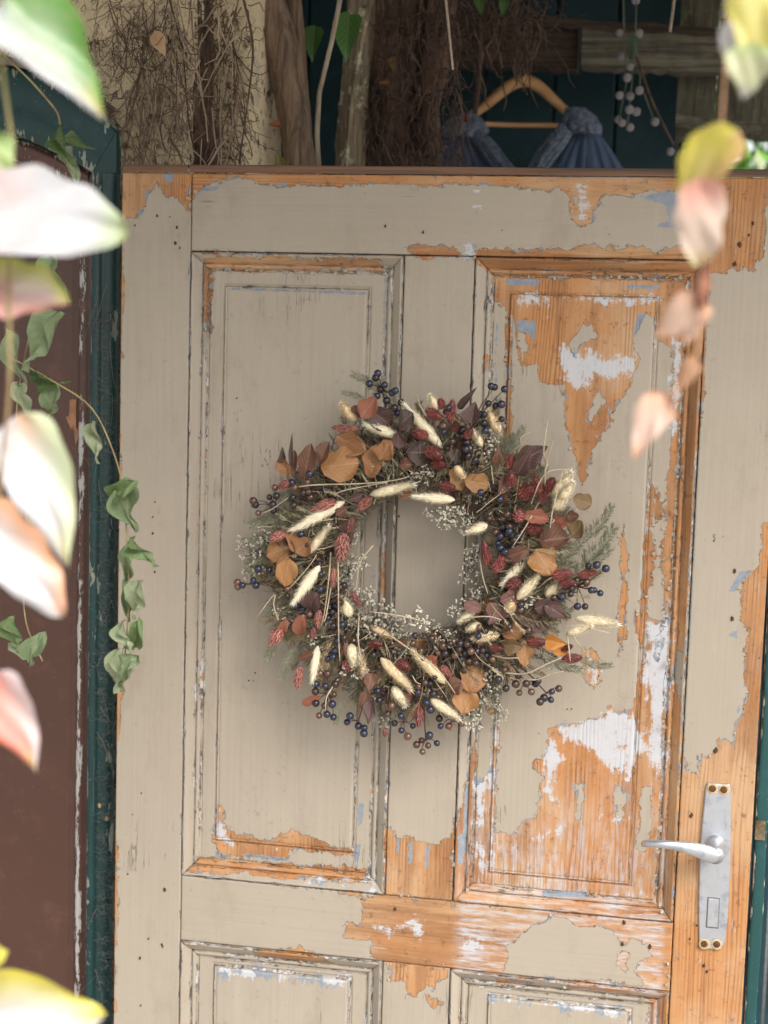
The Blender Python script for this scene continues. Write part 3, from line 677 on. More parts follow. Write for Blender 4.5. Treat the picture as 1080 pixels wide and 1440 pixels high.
tails=[((480,568),(502,592),9,1),((514,597),(562,614),9,0),((571,571),(622,630),9,0),((605,556),(617,577),7,0),((520,696),(580,682),8,0),((583,698),(640,703),8,0),((414,744),(485,705),9,0),((432,780),(461,742),7,0),
 ((413,847),(450,795),9,0),((577,968),(535,925),9,1),((570,992),(552,965),9,0),((512,949),(500,908),11,1),((628,962),(581,917),9,1),((439,958),(447,908),7,0),((492,868),(484,843),9,0),
 ((645,1010),(605,983),8,0),((707,822),(742,785),9,0),((756,811),(727,843),8,0),((867,877),(808,869),8,0),((831,880),(796,892),7,0),((645,874),(668,859),8,0),((666,899),(703,892),9,1),((657,886),(677,877),7,0),((768,840),(784,820),8,0),
 ((687,578),(703,610),9,1),((803,665),(777,698),9,0),((657,748),(686,738),8,0),((666,606),(678,628),6,0),((805,678),(788,705),8,0),((795,700),(778,716),8,0),((715,858),(722,848),7,1),((497,935),(494,905),9,0),((640,655),(652,670),6,1),((550,895),(520,880),6,1)]
for i,(a,b_,hw_,tn) in enumerate(tails):
    # first point is the outer tip for most; grow from the end nearer the ring
    rc=lambda p:abs(math.hypot(p[0]-588,p[1]-792)-150)
    B_,T_=(b_,a) if rc(b_)<rc(a) else (a,b_)
    Yc=-.072-random.uniform(0,.02)
    place(BUN[i%3],P(*B_,Yc+.006),P(*T_,Yc-.004),'bunny_tail',M_fluff,sx=hw_*2.3*PXM,color=((1.08,.96,.78) if tn else (1.12,1.09,1.0)))
# red seed cones
def cone(seed):
    r=random.Random(seed); mb=MB(); k=0
    for i in range(13):
        t=(i+.5)/13; rr=.36*math.sin(math.pi*t**.8)**.6
        n=max(4,int(13*rr/.36))
        for j in range(n):
            th=(j+.5*(i%2))*2*math.pi/n+r.uniform(-.15,.15); g=r.uniform(.6,1.6)
            p=np.array([rr*math.cos(th),t,rr*math.sin(th)]); d=np.array([math.cos(th)*.13,.10,math.sin(th)*.13]); s_=np.array([-math.sin(th),0,math.cos(th)])*.085; u=np.array([0,.05,0])
            mb.add([p-s_,p+s_,p+d,p-u-d*-.3,],[(0,1,2),(0,3,2),(3,1,2)],(min(1,.20*g),.055*g,.045*g))
    mb.ball((0,.5,0),.5,8,8,(.10,.02,.02),(.66,.66,1.0) ,np.array([[1,0,0],[0,0,1],[0,1,0]]))
    return mb.mesh('red_seed_head',False)
CON=[cone(i) for i in range(3)]
M_cone=tintmat('red_seed',.45)
cones=[(487,603,20,6,175),(591,610,12,8,-10),(610,583,13,8,-25),(609,637,13,9,-25),(617,653,11,8,0),(456,711,18,8,200),(513,708,12,7,45),(391,754,12,7,205),(399,682,9,6,210),(481,768,20,10,260),(492,738,12,6,250),
 (620,568,8,7,100),(634,578,16,7,80),(594,611,9,7,160),(629,685,12,8,-10),(659,610,9,6,60),(719,674,10,8,90),(740,692,13,11,30),(755,683,14,8,100),(773,682,12,8,60),(718,650,12,7,80),(730,726,9,9,200),(750,743,12,9,0),(684,780,18,7,100),(702,793,14,8,60),
 (723,820,12,9,200),(790,808,15,8,10),(797,820,12,6,5),(826,807,14,6,10),(754,903,14,8,0),(804,926,15,7,5),(797,911,9,5,20),(698,912,9,6,0),(627,944,11,6,-50),(590,1006,16,7,265),(388,895,14,9,240),(420,952,16,7,262),(448,870,13,6,265),(469,812,13,5,268),
 (500,841,13,5,-60),(489,935,10,8,250),(527,906,9,7,0),(567,935,10,8,-30),(574,977,10,6,270),(487,913,9,4,265),(542,1030,6,4,265),(640,600,8,6,70),(708,680,10,6,60),(765,700,9,6,40),(440,890,8,5,260)]
for i,(x,y,hl,hw_,a) in enumerate(cones):
    a=math.radians(a); Yc=-.078-random.uniform(0,.016); t_=random.uniform(-.2,.2)*hl*PXM
    j=random.uniform(.8,1.25); pink=(1.5,2.1,1.9) if i in (0,5,6,7,9,35,36,37,38,44) else (1,1,1)
    place(CON[i%3],P(x-math.cos(a)*hl,y+math.sin(a)*hl,Yc+t_),P(x+math.cos(a)*hl,y-math.sin(a)*hl,Yc-t_),'red_seed_head',M_cone,sx=hw_*2.3*PXM,color=tuple(j*q for q in pink))
# berries
raw=[((320,500),[(760,90),(718,142),(795,148),(775,170),(757,205),(850,178),(832,188),(880,238),(805,228),(845,265),(860,290),(820,283),(890,360),(130,735),(140,755),(155,797),(240,668),(212,717),(247,710),(232,783),(330,718),(335,757),(385,695),(420,717),(415,600),(405,640),(340,668),(325,643),(495,677),(548,663),(410,690),(228,755),(523,700),(750,112)]),
 ((590,500),[(362,155),(380,160),(430,170),(348,243),(385,255),(415,247),(305,298),(327,298),(325,343),(333,380),(415,322),(147,265),(135,285),(122,355),(122,385),(165,435),(142,468),(218,375),(183,365),(218,410),(195,490),(247,508),(180,545),(200,562),(262,435),(283,528),(235,475),(240,440),(408,728),(330,750),(370,728),(355,825),(425,825),(445,803),(460,823),(385,895),(443,905),(480,935),(397,950),(455,865),(497,915),(435,995),(410,915),(310,693),(455,890),(425,870),(470,975),(410,975)]),
 ((590,780),[(855,57),(897,52),(943,70),(915,195),(885,180),(870,180),(845,140),(838,263),(800,262),(740,165),(765,200),(680,218),(720,213),(795,130),(770,170),(590,270),(60,425),(145,435),(118,462),(205,450),(240,455),(310,455),(170,440),(210,530),(250,540),(285,550),(15,490),(95,495),(290,490),(340,510),(370,530),(320,485),(260,490),(430,583),(500,613),(600,640),(587,653),(487,655),(540,653),(437,677),(505,700),(567,695),(610,745),(665,735),(705,678),(670,693),(630,725),(400,632),(20,640),(50,653),(70,705),(92,722),(35,750),(55,785),(105,770),(138,768),(125,793),(100,830),(107,868),(148,868),(170,833),(205,825),(215,855),(50,915),(88,955),(43,967),(15,998),(10,940),(390,580),(350,560),(200,480),(130,500),(230,500),(180,510)]),
 ((320,780),[(50,140),(52,163),(75,155),(130,130),(143,155),(155,72),(210,78),(472,100),(470,175),(515,263),(570,165),(590,155),(565,243),(590,240),(510,320),(580,355),(557,435),(535,360),(595,315),(463,530),(510,527),(543,488),(452,567),(535,517),(468,600),(505,603),(447,655),(545,655),(495,665),(515,697),(537,708),(445,693),(447,752),(530,757),(490,765),(463,815),(503,808),(536,823),(620,817),(605,848),(662,868),(692,878),(690,905),(760,690),(830,765),(810,805),(845,853),(887,777),(878,817),(880,890),(912,920),(938,867),(957,962),(948,410),(1033,425),(937,448),(978,487),(1000,648),(1025,653),(965,697),(1005,745),(1028,785),(1040,703),(560,385),(590,420),(500,300),(530,290)])]
BP=[(ox+x/3.6,oy+y/3.6) for (ox,oy),l in raw for x,y in l]
for _ in range(44):
    th=random.uniform(2.9,5.9); rr=random.uniform(115,205); BP.append((588+rr*math.cos(th),792-rr*math.sin(th)))
BA=np.array(BP); K=30; cen=BA[rng.choice(len(BA),K,replace=False)]
for _ in range(25):
    lab=((BA[:,None]-cen[None])**2).sum(2).argmin(1)
    for k in range(K):
        if (lab==k).any(): cen[k]=BA[lab==k].mean(0)
M_berry=NT('berry_skin'); oi=M_berry.n('ShaderNodeObjectInfo'); bn=M_berry.noise(M_berry.coord(),180,3)
bcol=M_berry.mix(M_berry.sstep(bn,.4,.7), oi.outputs['Color'], M_berry.mix(.3,oi.outputs['Color'],(.14,.11,.09)))
M_berry=M_berry.fin(bcol,.27,None,Metallic=.35)
mb=MB(); mb.ball((0,0,0),1,14,10); mb.ball((0,-.98,0),.13,6,4); berry_me=mb.mesh('berry')
M_stem=simple('brown_stem',(.13,.07,.045),.7,(.06,.03,.02),80)
for k in range(K):
    idx=np.where(lab==k)[0]
    if not len(idx): continue
    mb=MB(); c=cen[k]; d=np.array([588,792])-c; L=np.linalg.norm(d); u=d/L
    off=L-150; root=c+u*max(14,min(60,off)) if off>0 else c-u*12
    ps=[]
    Yr=-.045
    cp=P(*(c+u*6),-.068); rp=P(*root,Yr)
    mb.tube([rp,(np.array(rp)+cp)/2+np.array([0,-.004,.003]),cp],[.0011,.0010,.0008],5)
    for i in idx:
        Yb=-.074-random.uniform(0,.016) ; q=P(*BA[i],Yb); ps.append(q); mid=(cp*.45+q*.55)+np.array([random.uniform(-.003,.003),.003,random.uniform(-.003,.003)])
        mb.tube([cp,mid,q],[.0007,.0006,.0005],4,cap=False)
    spray=mb.build('berry_spray',M_stem); keep(spray,WR)
    for i,q in zip(idx,ps):
        o=link('berry',berry_me,M_berry); x,y=BA[i]
        blue=random.random()<(.45 if (y>760 and x<560) or (700<x<800 and y<850) else .22)
        s_=random.uniform(.85,1.15)*.0044*(1.35 if (x,y)==(320+890/3.6,600.0) else 1)
        o.parent=spray; o.location=V3(q)-Vector((0,0,0)); o.matrix_parent_inverse=Matrix.Identity(4)
        o.location=V3(q); o.scale=(s_,)*3; o.rotation_euler=(random.uniform(-1,1),random.uniform(-1,1),random.uniform(-1,1))
        dark=(y<600 and x<570) or (x>660 and y<610)
        o.color=(*((.03,.036,.066) if blue else (.025,.022,.028) if dark else random.choice([(.10,.055,.040),(.055,.036,.032),(.16,.088,.062),(.035,.028,.034),(.03,.026,.034)])),1)
# baby's breath
def breath(seed,n=34):
    r=random.Random(seed); mb=MB(); G_=(.16,.15,.10)
    mb.tube([(0,0,0),(.02,.3,0),(0,.6,0)],.012,4,G_)
    for k in range(n):
        t=r.uniform(.15,1); a=r.uniform(-.62,.62)*(1.1-.4*t); p=np.array([math.sin(a)*t*.9+r.gauss(0,.05),t*math.cos(a)+r.gauss(0,.05),r.uniform(-.2,.3)])
        mb.tube([(0,min(.6,t*.45),0),p*.6+np.array([0,.06,0]),p],.006,3,G_,cap=False)
        g=r.uniform(.65,1.1); R_=r.uniform(.024,.042)
        for q in range(3):
            mb.ball(p+np.array([r.gauss(0,R_*.7) for _ in range(3)]),R_,5,4,(.58*g,.56*g,.47*g))
    return mb.mesh('babys_breath')
BR=[breath(i) for i in range(4)]
bb=[(352,775,40,170),(360,800,38,195),(372,760,32,165),(615,720,30,190),(640,722,34,200),(655,735,30,240),(630,735,28,215),(665,700,26,20),(660,800,36,265),(668,835,34,250),(664,780,28,100),(505,850,42,70),(530,865,44,60),(545,880,40,50),(520,890,40,250),(455,895,38,200),(470,905,30,250),(500,930,45,265),(490,800,40,80),(478,830,30,60),
 (560,905,34,300),(540,950,34,280),(520,975,32,250),(670,985,42,265),(685,975,40,290),(660,1000,36,250),(695,950,34,310),(700,1000,30,280),(668,1015,26,262),(725,850,34,200),(735,845,28,30),(590,665,30,20),(600,670,24,200),(793,722,26,70),(770,735,20,80),(495,755,26,200),(510,790,20,250),(765,930,26,300),(430,745,30,200),(750,690,24,100),(680,640,34,95),(690,620,34,90),(665,630,28,110),(640,900,26,150),(620,905,24,170),(745,835,26,20),(560,880,30,20),(470,870,26,240),(585,870,30,10),(545,1010,26,268),(700,870,20,200),(610,880,24,160),(400,860,26,220),(645,860,24,140),(500,880,34,85),(600,965,26,250)]
for i,(x,y,L,a) in enumerate(bb):
    a=math.radians(a+random.uniform(-8,8)); Yc=-.06-random.uniform(0,.02); L*=1.15
    g=random.uniform(.6,1.15)
    place(BR[i%4],P(x-math.cos(a)*L*.5,y+math.sin(a)*L*.5,Yc+.01),P(x+math.cos(a)*L*.5,y-math.sin(a)*L*.5,Yc-.006),'babys_breath',M_tint,roll=random.uniform(-.4,.4),color=(g,g*.96,g*.92))
# feathery fern sprigs
def fern(seed,n=70):
    r=random.Random(seed); mb=MB(); b_=r.uniform(-.15,.15); sp=lambda t:np.array([b_*math.sin(t*2.5),t,.05*math.sin(t*4)])
    mb.tube([sp(t) for t in np.linspace(0,1,7)],np.linspace(.010,.003,7),3,(.17,.165,.12),cap=False)
    for k in range(n):
        t=.08+.9*k/n; s_=1 if k%2 else -1; p=sp(t); L=.30*(1-t*.72)*r.uniform(.7,1.1); a=r.uniform(.35,.8)
        d=np.array([s_*math.sin(a),math.cos(a),r.uniform(-.4,.4)]); g=r.uniform(.65,1.3); c=(.185*g,.19*g,.135*g)
        e=p+d*L; mb.add([p,p+np.array([0,.022,0]),e],[(0,1,2)],c)
        for q in range(5):
            u=r.uniform(.3,1); pp=p+d*L*u; dd=np.array([s_*math.sin(a+r.uniform(-.9,.9)),math.cos(a),r.uniform(-.6,.6)])*.075
            mb.add([pp-np.array([.009,0,0]),pp+np.array([.009,.005,0]),pp+dd],[(0,1,2)],c)
    return mb.mesh('fern_sprig')
FE=[fern(i) for i in range(5)]
for i in range(235):
    th=random.uniform(0,2*math.pi); rr=random.gauss(150,22); x=588+rr*math.cos(th); y=792-rr*math.sin(th)
    inward=(i%7==0); a=th+random.gauss(-.1,.45)+(math.pi*.85 if inward else 0); L=random.uniform(40,86)*(.55 if inward else 1)
    if rr+L>235 and not inward: L=max(38,225-rr)
    Yc=-.035-random.uniform(0,.035); g=random.uniform(.7,1.3); gr=random.random()
    place(FE[i%5],P(x,y,Yc),P(x+math.cos(a)*L,y-math.sin(a)*L,Yc-random.uniform(-.02,.02)),'fern_sprig',M_tint,roll=random.uniform(-1,1),color=(g*(1.05+.35*gr),g,g*(.95-.2*gr)))
for (x,y,L,a,w_) in [(520,545,62,150,1),(545,560,60,120,1),(500,560,40,165,1),(835,770,82,55,1),(825,790,76,40,1),(840,735,62,60,1),(815,810,60,20,1),(800,770,70,50,1),(385,735,70,195,1),(375,760,60,190,1),(400,760,66,205,1),(395,850,60,230,1),(410,930,55,245,1),(400,900,70,235,1),(365,790,50,215,1),(835,930,50,-5,1),(790,1000-70,60,-15,1),(690,590,60,80,1),(720,620,50,60,1),(420,700,60,185,1),(430,725,70,190,1),(480,1000,40,255,1)]:
    a=math.radians(a); Yc=-.055
    place(FE[int(x)%5],P(x-math.cos(a)*L/2,y+math.sin(a)*L/2,Yc),P(x+math.cos(a)*L/2,y-math.sin(a)*L/2,Yc-.01),'fern_sprig',M_tint,roll=random.uniform(-.4,.4),color=(1.1,1.08,.98))
for i in range(95):
    th=random.uniform(0,2*math.pi); rr=random.uniform(105,195); x=588+rr*math.cos(th); y=792-rr*math.sin(th); a=th+random.gauss(0,.6); L=random.uniform(9,17)
    me=random.choice(EUC+MAR); Yc=-.052-random.uniform(0,.014); j=random.uniform(.7,1.2)
    place(me,P(x-math.cos(a)*L,y+math.sin(a)*L,Yc+random.uniform(-.008,.008)),P(x+math.cos(a)*L,y-math.sin(a)*L,Yc),'eucalyptus_leaf' if me in EUC else 'maroon_leaf',M_euc,roll=random.uniform(-.8,.8),sx=L*1.3*PXM,color=tuple(q*j for q in random.choice([DRK,DRK,BRN,TAN2,(.06,.045,.03)])))
# straw stems: long curved dry stalks, traced
straw=[[(768,657),(763,640),(769,600),(770,592)],[(765,700),(766,660),(778,620)],[(745,710),(757,680),(770,660),(804,660)],[(735,640),(730,615),(746,608)],[(770,760),(776,720),(792,660)],[(395,690),(440,680),(500,682),(560,676),(575,670)],
 [(462,818),(458,870),(455,875)],[(460,780),(463,810),(457,860),(452,880)],[(385,875),(383,850),(390,828),(360,870)],[(385,845),(410,825),(440,790),(445,780)],[(540,895),(575,912),(620,945),(640,975)],[(700,950),(740,950),(765,935),(790,925)],[(715,958),(755,958),(775,947),(792,944)],[(810,885),(840,886),(857,890)],
 [(690,926),(710,926),(730,925)],[(580,556),(590,570),(600,585)],[(462,700),(480,690),(545,678)],[(500,870),(503,900),(510,940)],[(470,780),(476,830),(476,900),(478,930)],[(820,920),(812,905),(805,890)],[(795,895),(800,910),(802,930)],[(760,700),(740,740),(720,770)],[(672,790),(678,810),(686,835)],[(640,880),(660,868),(690,866),(705,872)],[(575,955),(580,950),(585,960),(592,962)],[(360,725),(380,718),(405,700)],[(755,830),(770,815),(790,805)],[(520,770),(505,790),(500,830)],[(470,960),(458,980),(458,1000)],[(600,880),(560,865),(520,860)]]
M_straw=simple('pale_straw',(.52,.43,.30),.6,(.36,.28,.18),60)
for s_ in straw:
    mb=MB(); Yc=-.088-random.uniform(0,.012); pts=np.array([P(x,y,Yc) for x,y in s_]); pts[0][1]+=.02
    t=np.linspace(0,1,len(pts)); tt=np.linspace(0,1,10); pp=np.stack([np.interp(tt,t,pts[:,k]) for k in range(3)],1)
    for _ in range(2): pp[1:-1]=(pp[:-2]+2*pp[1:-1]+pp[2:])/4
    mb.tube(pp,np.linspace(.0011,.0005,10),5); keep(mb.build('straw_stem',M_straw),WR)
def grass(seed):
    r=random.Random(seed); mb=MB(); b_=r.uniform(-.2,.2); sp=lambda t:np.array([b_*math.sin(t*2.2)+.03*math.sin(t*7+seed),t,.05*math.sin(t*4)])
    mb.tube([sp(t) for t in np.linspace(0,1,9)],np.linspace(.009,.004,9),4,(.42,.36,.24),cap=False)
    for k in range(16):
        t=.62+.38*k/16; p=sp(t); s_=1 if k%2 else -1; d=np.array([s_*.05,.07,r.uniform(-.04,.04)])*r.uniform(.6,1.2); mb.add([p-np.array([0,.012,0]),p+d*.6+np.array([s_*.012,0,0]),p+d,p+np.array([0,.014,0])],[(0,1,2,3)],(.36,.30,.20))
    return mb.mesh('grass_stem')
GS=[grass(i) for i in range(5)]
for i in range(170):
    th=random.uniform(0,2*math.pi); rr=random.uniform(100,165); x=588+rr*math.cos(th); y=792-rr*math.sin(th); a=th+random.gauss(0,.38)+(.35 if th>2 and th<4.5 else 0); L=random.uniform(40,84)
    Yc=-.062-random.uniform(0,.022); g=random.uniform(.35,1.25); c_=random.choice([(1,1,1),(.8,.55,.42),(.7,.78,.66),(1.15,1.1,1.0)])
    place(GS[i%5],P(x,y,Yc),P(x+math.cos(a)*L,y-math.sin(a)*L,Yc-random.uniform(-.015,.012)),'grass_stem',M_tint,roll=random.uniform(-1,1),color=tuple(g*q for q in c_))
# woven twig base
mb=MB(); pts=[P(588+148*math.cos(t),792-148*math.sin(t),-.020) for t in np.linspace(0,2*math.pi,50)]; mb.tube(pts,.017,10,cap=False); keep(mb.build('ring_core',simple('dark_core',(.03,.022,.016),.95,(.012,.01,.008),90,bump=.004)),WR)
M_twig=simple('dark_twig',(.075,.05,.035),.85,(.03,.022,.015),60)
M_moss=tintmat('twig_tangle',.85,objc=False)
for q in range(10):
    mb=MB(); a0=random.uniform(0,6.28); pts=[]
    for k in range(60):
        th=a0+k/59*2*math.pi; r_=(146+14*math.sin(3*th+q*1.3)+random.uniform(-3,3)+8*math.sin(9*th+q)); p=P(588+r_*math.cos(th),792-r_*math.sin(th),-.022+.014*math.cos(5*th+q*2)); pts.append(p)
    mb.tube(pts,.0028,5,cap=False); keep(mb.build('ring_twig',M_twig),WR)
mb=MB(); r=random.Random(3)
for k in range(15000):
    th=r.uniform(0,6.283); rr=r.gauss(150,24); rr=min(212,max(98,rr)); Y0=-.010-abs(r.gauss(0,.036)); p=P(588+rr*math.cos(th),792-rr*math.sin(th),max(Y0,-.078))
    a=th+r.gauss(0,.9); L=r.uniform(.006,.022); d=np.array([math.cos(a)*L,-r.uniform(-.3,.6)*L,math.sin(a)*L]); s_=np.array([-math.sin(a),0,math.cos(a)])*r.uniform(.0003,.0008)
    g=r.uniform(.4,1.5); c=r.choice([(.12,.10,.065),(.20,.18,.12),(.08,.045,.032),(.32,.26,.17),(.13,.14,.09),(.16,.09,.06)])
    mb.add([p-s_,p+s_,p+d*.6+s_+np.array([0,-.001,0]),p+d],[(0,1,2,3)],tuple(q*g for q in c))
o=keep(mb.build('moss_tangle',M_moss,kind='stuff'),WR)

# ------------------------------------------------------------------ LEFT: brown door, green arched frame, plaster wall
def flaky(name, col, col2, chipc, thr=.64, scale=(1,1,.35), rough=.4, nscale=30, bump=.0008):
    s=NT(name); b=s.coord(); n=s.noise(b,6,4); c=s.mix(n,col,col2); c=s.mix(s.math('MULTIPLY',s.sstep(s.noise(b,22,7,.75),.5,.72),.35),c,tuple(min(1,q*2.2+.01) for q in col))
    ch=s.sstep(s.noise(s.coord(scale),nscale,6,.7),thr,thr+.012); sp=s.sstep(s.noise(b,260,2),.73,.76)
    e=s.sstep(s.math('ADD',s.attr('wear'),s.math('MULTIPLY_ADD',s.noise(s.coord((1,1,.25)),90,5,.75),3.0,-1.45)),.0,.05)
    ch=s.math('MAXIMUM',s.math('MAXIMUM',ch,s.math('MULTIPLY',sp,.6)),e)
    c=s.mix(ch,c,chipc); br=s.noise(s.coord((200,200,6)),1,3)
    nb=s.bump(s.math('ADD',s.math('MULTIPLY',ch,-1),s.math('MULTIPLY',br,.25)),bump)
    return s.fin(c,rough,nb)
M_brown=flaky('brown_gloss_paint',(.085,.036,.024),(.060,.026,.018),(.42,.40,.38),.70,rough=.33)
M_green=flaky('dark_green_paint',(.004,.042,.040),(.003,.026,.027),(.22,.24,.20),.60,rough=.45)
def wear(me,vals):
    a=me.attributes.new('wear','FLOAT','POINT'); a.data.foreach_set('value',np.array(vals,np.float32))
YB=.075
bx1=P(127,1440,YB)[0]; bxr=P(134,700,YB)[0]
zq=P(136,245,YB)[2]
brown=thing('brown_door','dark brown glossy door leaf with worn ridge, left of the taupe door','door',(-.6,YB,0))
# profile of the leaf's edge: flat | ridge | groove | rim
xr=P(134,800,YB)[0]
px_=[-.9,-.5,xr-.034,xr-.026,xr-.024,xr-.020,xr-.016,xr-.013,xr-.004,xr-.001,xr]
yo =[0,0,0,0,-.004,-.0065,-.006,-.002,-.002,-.003,.002]
we =[-1,-1,-1.0,-.6,-.1,.1,-.15,-.5,-.9,-.05,.1]
def archz(x,r0,zc,xc): return zc+math.sqrt(max(.0001,r0*r0-(x-xc)**2))
# arch (segmental): outer/inner edge of the green frame head measured from the photo
ai=[P(x,y,YB-.01) for x,y in [(0,190),(40,197),(75,214),(105,228),(136,245)]]
ao=[P(x,y,YB-.01) for x,y in [(0,93),(40,100),(75,112),(105,130),(135,150),(153,166),(163,186)]]
def zin(x):
    X=[p[0] for p in ai]; Z=[p[2] for p in ai]; return float(np.interp(x,[-1.2,-.6]+X,[Z[0]-.10,Z[0]-.0]+Z))
def brown_strip(xs_,ys_,ws_,name):
    mb=MB(); zs=np.linspace(0.02,1,90); v=[];wv=[]
    for x,y,w_ in zip(xs_,ys_,ws_):
        zt=zin(x)-.002
        for t in zs: v.append((x+.6,y,.02+(zt-.02)*t)); wv.append(w_)
    k=90; mb.add(v,[(i*k+j,(i+1)*k+j,(i+1)*k+j+1,i*k+j+1) for i in range(len(xs_)-1) for j in range(k-1)])
    me=mb.mesh(name); wear(me,wv); return link(name,me,M_brown,brown)
brown_strip(list(np.linspace(px_[0],px_[2]-.0002,14)),[0]*14,[-1]*14,'door_board')
brown_strip(px_[2:9],yo[2:9],we[2:9],'edge_moulding')
brown_strip([px_[8]+.0003]+px_[9:]+[xr+.001],[-.003]+yo[9:]+[.02],[-.6]+we[9:]+[.0],'edge_strip')
# brown arched rim under the green head
mb=MB(); v=[]; X0=-.75
xsr=np.linspace(-.9,xr-.012,40)
for x in xsr:
    z=zin(x); v+=[(x+.6,-.001,z-.030),(x+.6,-.007,z-.027),(x+.6,-.009,z-.010),(x+.6,-.007,z-.003),(x+.6,.01,z-.002)]
mb.add(v,[(i*5+j,(i+1)*5+j,(i+1)*5+j+1,i*5+j+1) for i in range(39) for j in range(4)]); me=mb.mesh('arched_rim'); wear(me,[.1,-.3,-.5,.1,.1]*40); link('arched_rim',me,M_brown,brown)
mb=MB(); M_bare=simple('bare_wood_spot',(.33,.16,.08),.7,(.22,.10,.05),60)
q=[P(x,y,YB-.001) for x,y in [(98,562),(107,562),(107,600),(113,612),(106,626),(104,607),(99,602),(92,586),(97,585)]]
c0=np.mean(q,0); mb.add([(c0[0]+.6,-.0012,c0[2])]+[(p[0]+.6,-.0006,p[2]) for p in q],[(0,1+i,1+(i+1)%len(q)) for i in range(len(q))]); mb.build('bare_patch',M_bare,brown)
# green frame
fr=thing('green_door_frame','dark green painted frame with arched head, cobwebbed, between brown and taupe doors','door frame',(-.3,.05,0))
xg0=xr+.001; xg1=P(160,700,.05)[0]
mb=MB(); v=[]; wv=[]; xs_=[xg0,xg0+.0015,xg0+.004,xg0+.012,xg0+.0135,xg0+.018,xg1-.004,xg1]; ys_=[.02,-.004,-.006,-.006,-.001,.0,.0,.012]; ws_=[.0,.05,-.4,-.5,-.6,-.9,-.7,-.5]
for x,y,w_ in zip(xs_,ys_,ws_):
    for t in np.linspace(0,1,100): v.append((x+.3,y,t*(zq+.0))); wv.append(w_)
mb.add(v,[(i*100+j,(i+1)*100+j,(i+1)*100+j+1,i*100+j+1) for i in range(len(xs_)-1) for j in range(99)]); me=mb.mesh('jamb'); wear(me,wv); link('jamb',me,M_green,fr)
mb=MB(); v=[]; wv=[]; n=60; Xo=[p[0] for p in ao]; Zo=[p[2] for p in ao]
for i in range(n):
    t=i/(n-1); xi=-1.0+t*(xg0+1.0+.0); zi=zin(xi)
    # match param along outer edge
    so_=np.linspace(0,1,len(ao)); xo=-1.0+t*(xg1+1.0); zo=float(np.interp(xo,[-1.2,-.6]+Xo+[xg1+.001],[Zo[0]-.12,Zo[0]+.01]+Zo+[zq]))
    if i==n-1: zo=Zo[-1]
    for s_,y in ((0,.02),(.01,-.001),(.03,-.003),(.35,-.0035),(.40,-.0025),(.60,-.003),(.94,-.0035),(.985,-.002),(1,.02)):
        v.append((xi+(xo-xi)*s_+.3,y,zi+(zo-zi)*s_)); wv.append(-.75 if .05<s_<.9 else -.1)
mb.add(v,[(i*9+j,(i+1)*9+j,(i+1)*9+j+1,i*9+j+1) for i in range(n-1) for j in range(8)])
# corner block joining head to jamb
me=mb.mesh('arched_head'); wear(me,wv); link('arched_head',me,M_green,fr)
mb=MB(); mb.box(xg0+.3+.0005,xg1+.3-.0005,-.0022,.015,zq-.001,Zo[-1]-.002); me=mb.mesh('head_block',False); wear(me,[-.7]*8); link('head_block',me,M_green,fr)
# cobweb roots over the green jamb
M_root=simple('dry_rootlet',(.17,.12,.085),.85,(.08,.055,.04),50)
def rootlets(mb,n,x0,x1,y0,y1,Ya,Yb,Lm,down=.6,rad=.0004,curl=.5,r=random):
    for k in range(n):
        x=r.uniform(x0,x1); y=r.uniform(y0,y1); Y=r.uniform(Ya,Yb); p=P(x,y,Y); a=r.choice([-1,1])*r.uniform(0,1.4) ; L=r.uniform(.4,1)*Lm; pts=[p]; m_=7
        for i in range(m_):
            a+=r.gauss(0,curl); dx,dz=math.sin(a),-math.cos(a)*(1 if down>0 else r.choice([-1,1])); p=p+np.array([dx*(1-down*.6),r.gauss(0,.1),dz])*L/m_; p[1]=min(max(p[1],min(Ya,Yb)-.01),max(Ya,Yb)); pts.append(p)
        R_=rad*r.uniform(.5,1.6); mb.tube(pts,np.linspace(R_,R_*.5,m_+1),3,cap=False)
rr_=random.Random(11)
mb=MB(); rootlets(mb,900,137,158,430,1440,.030,.044,.022,0,.00022,.9,rr_); rootlets(mb,26,132,160,300,1400,.030,.044,.12,1,.0004,.25,rr_)
o=mb.build('cobweb',simple('dusty_web',(.17,.165,.15),.9)); tag(o,'dusty cobwebs and hair roots matted over the green frame','cobweb'); o['kind']='stuff'
for x,y,lb_ in ((140,1133,'upper tiny orange leaf scrap caught in cobweb on the green frame'),(150,1151,'lower tiny orange leaf scrap caught in cobweb on the green frame')):
    p=P(x,y,.040); mb=MB(); mb.ball(p,.0028,6,5,None,(1,.6,1.3)); 
    o=mb.build('dead_leaf_scrap',simple('scrap',(.5,.27,.12),.8)); tag(o,lb_,'leaf scrap','leaf scraps in the cobweb')
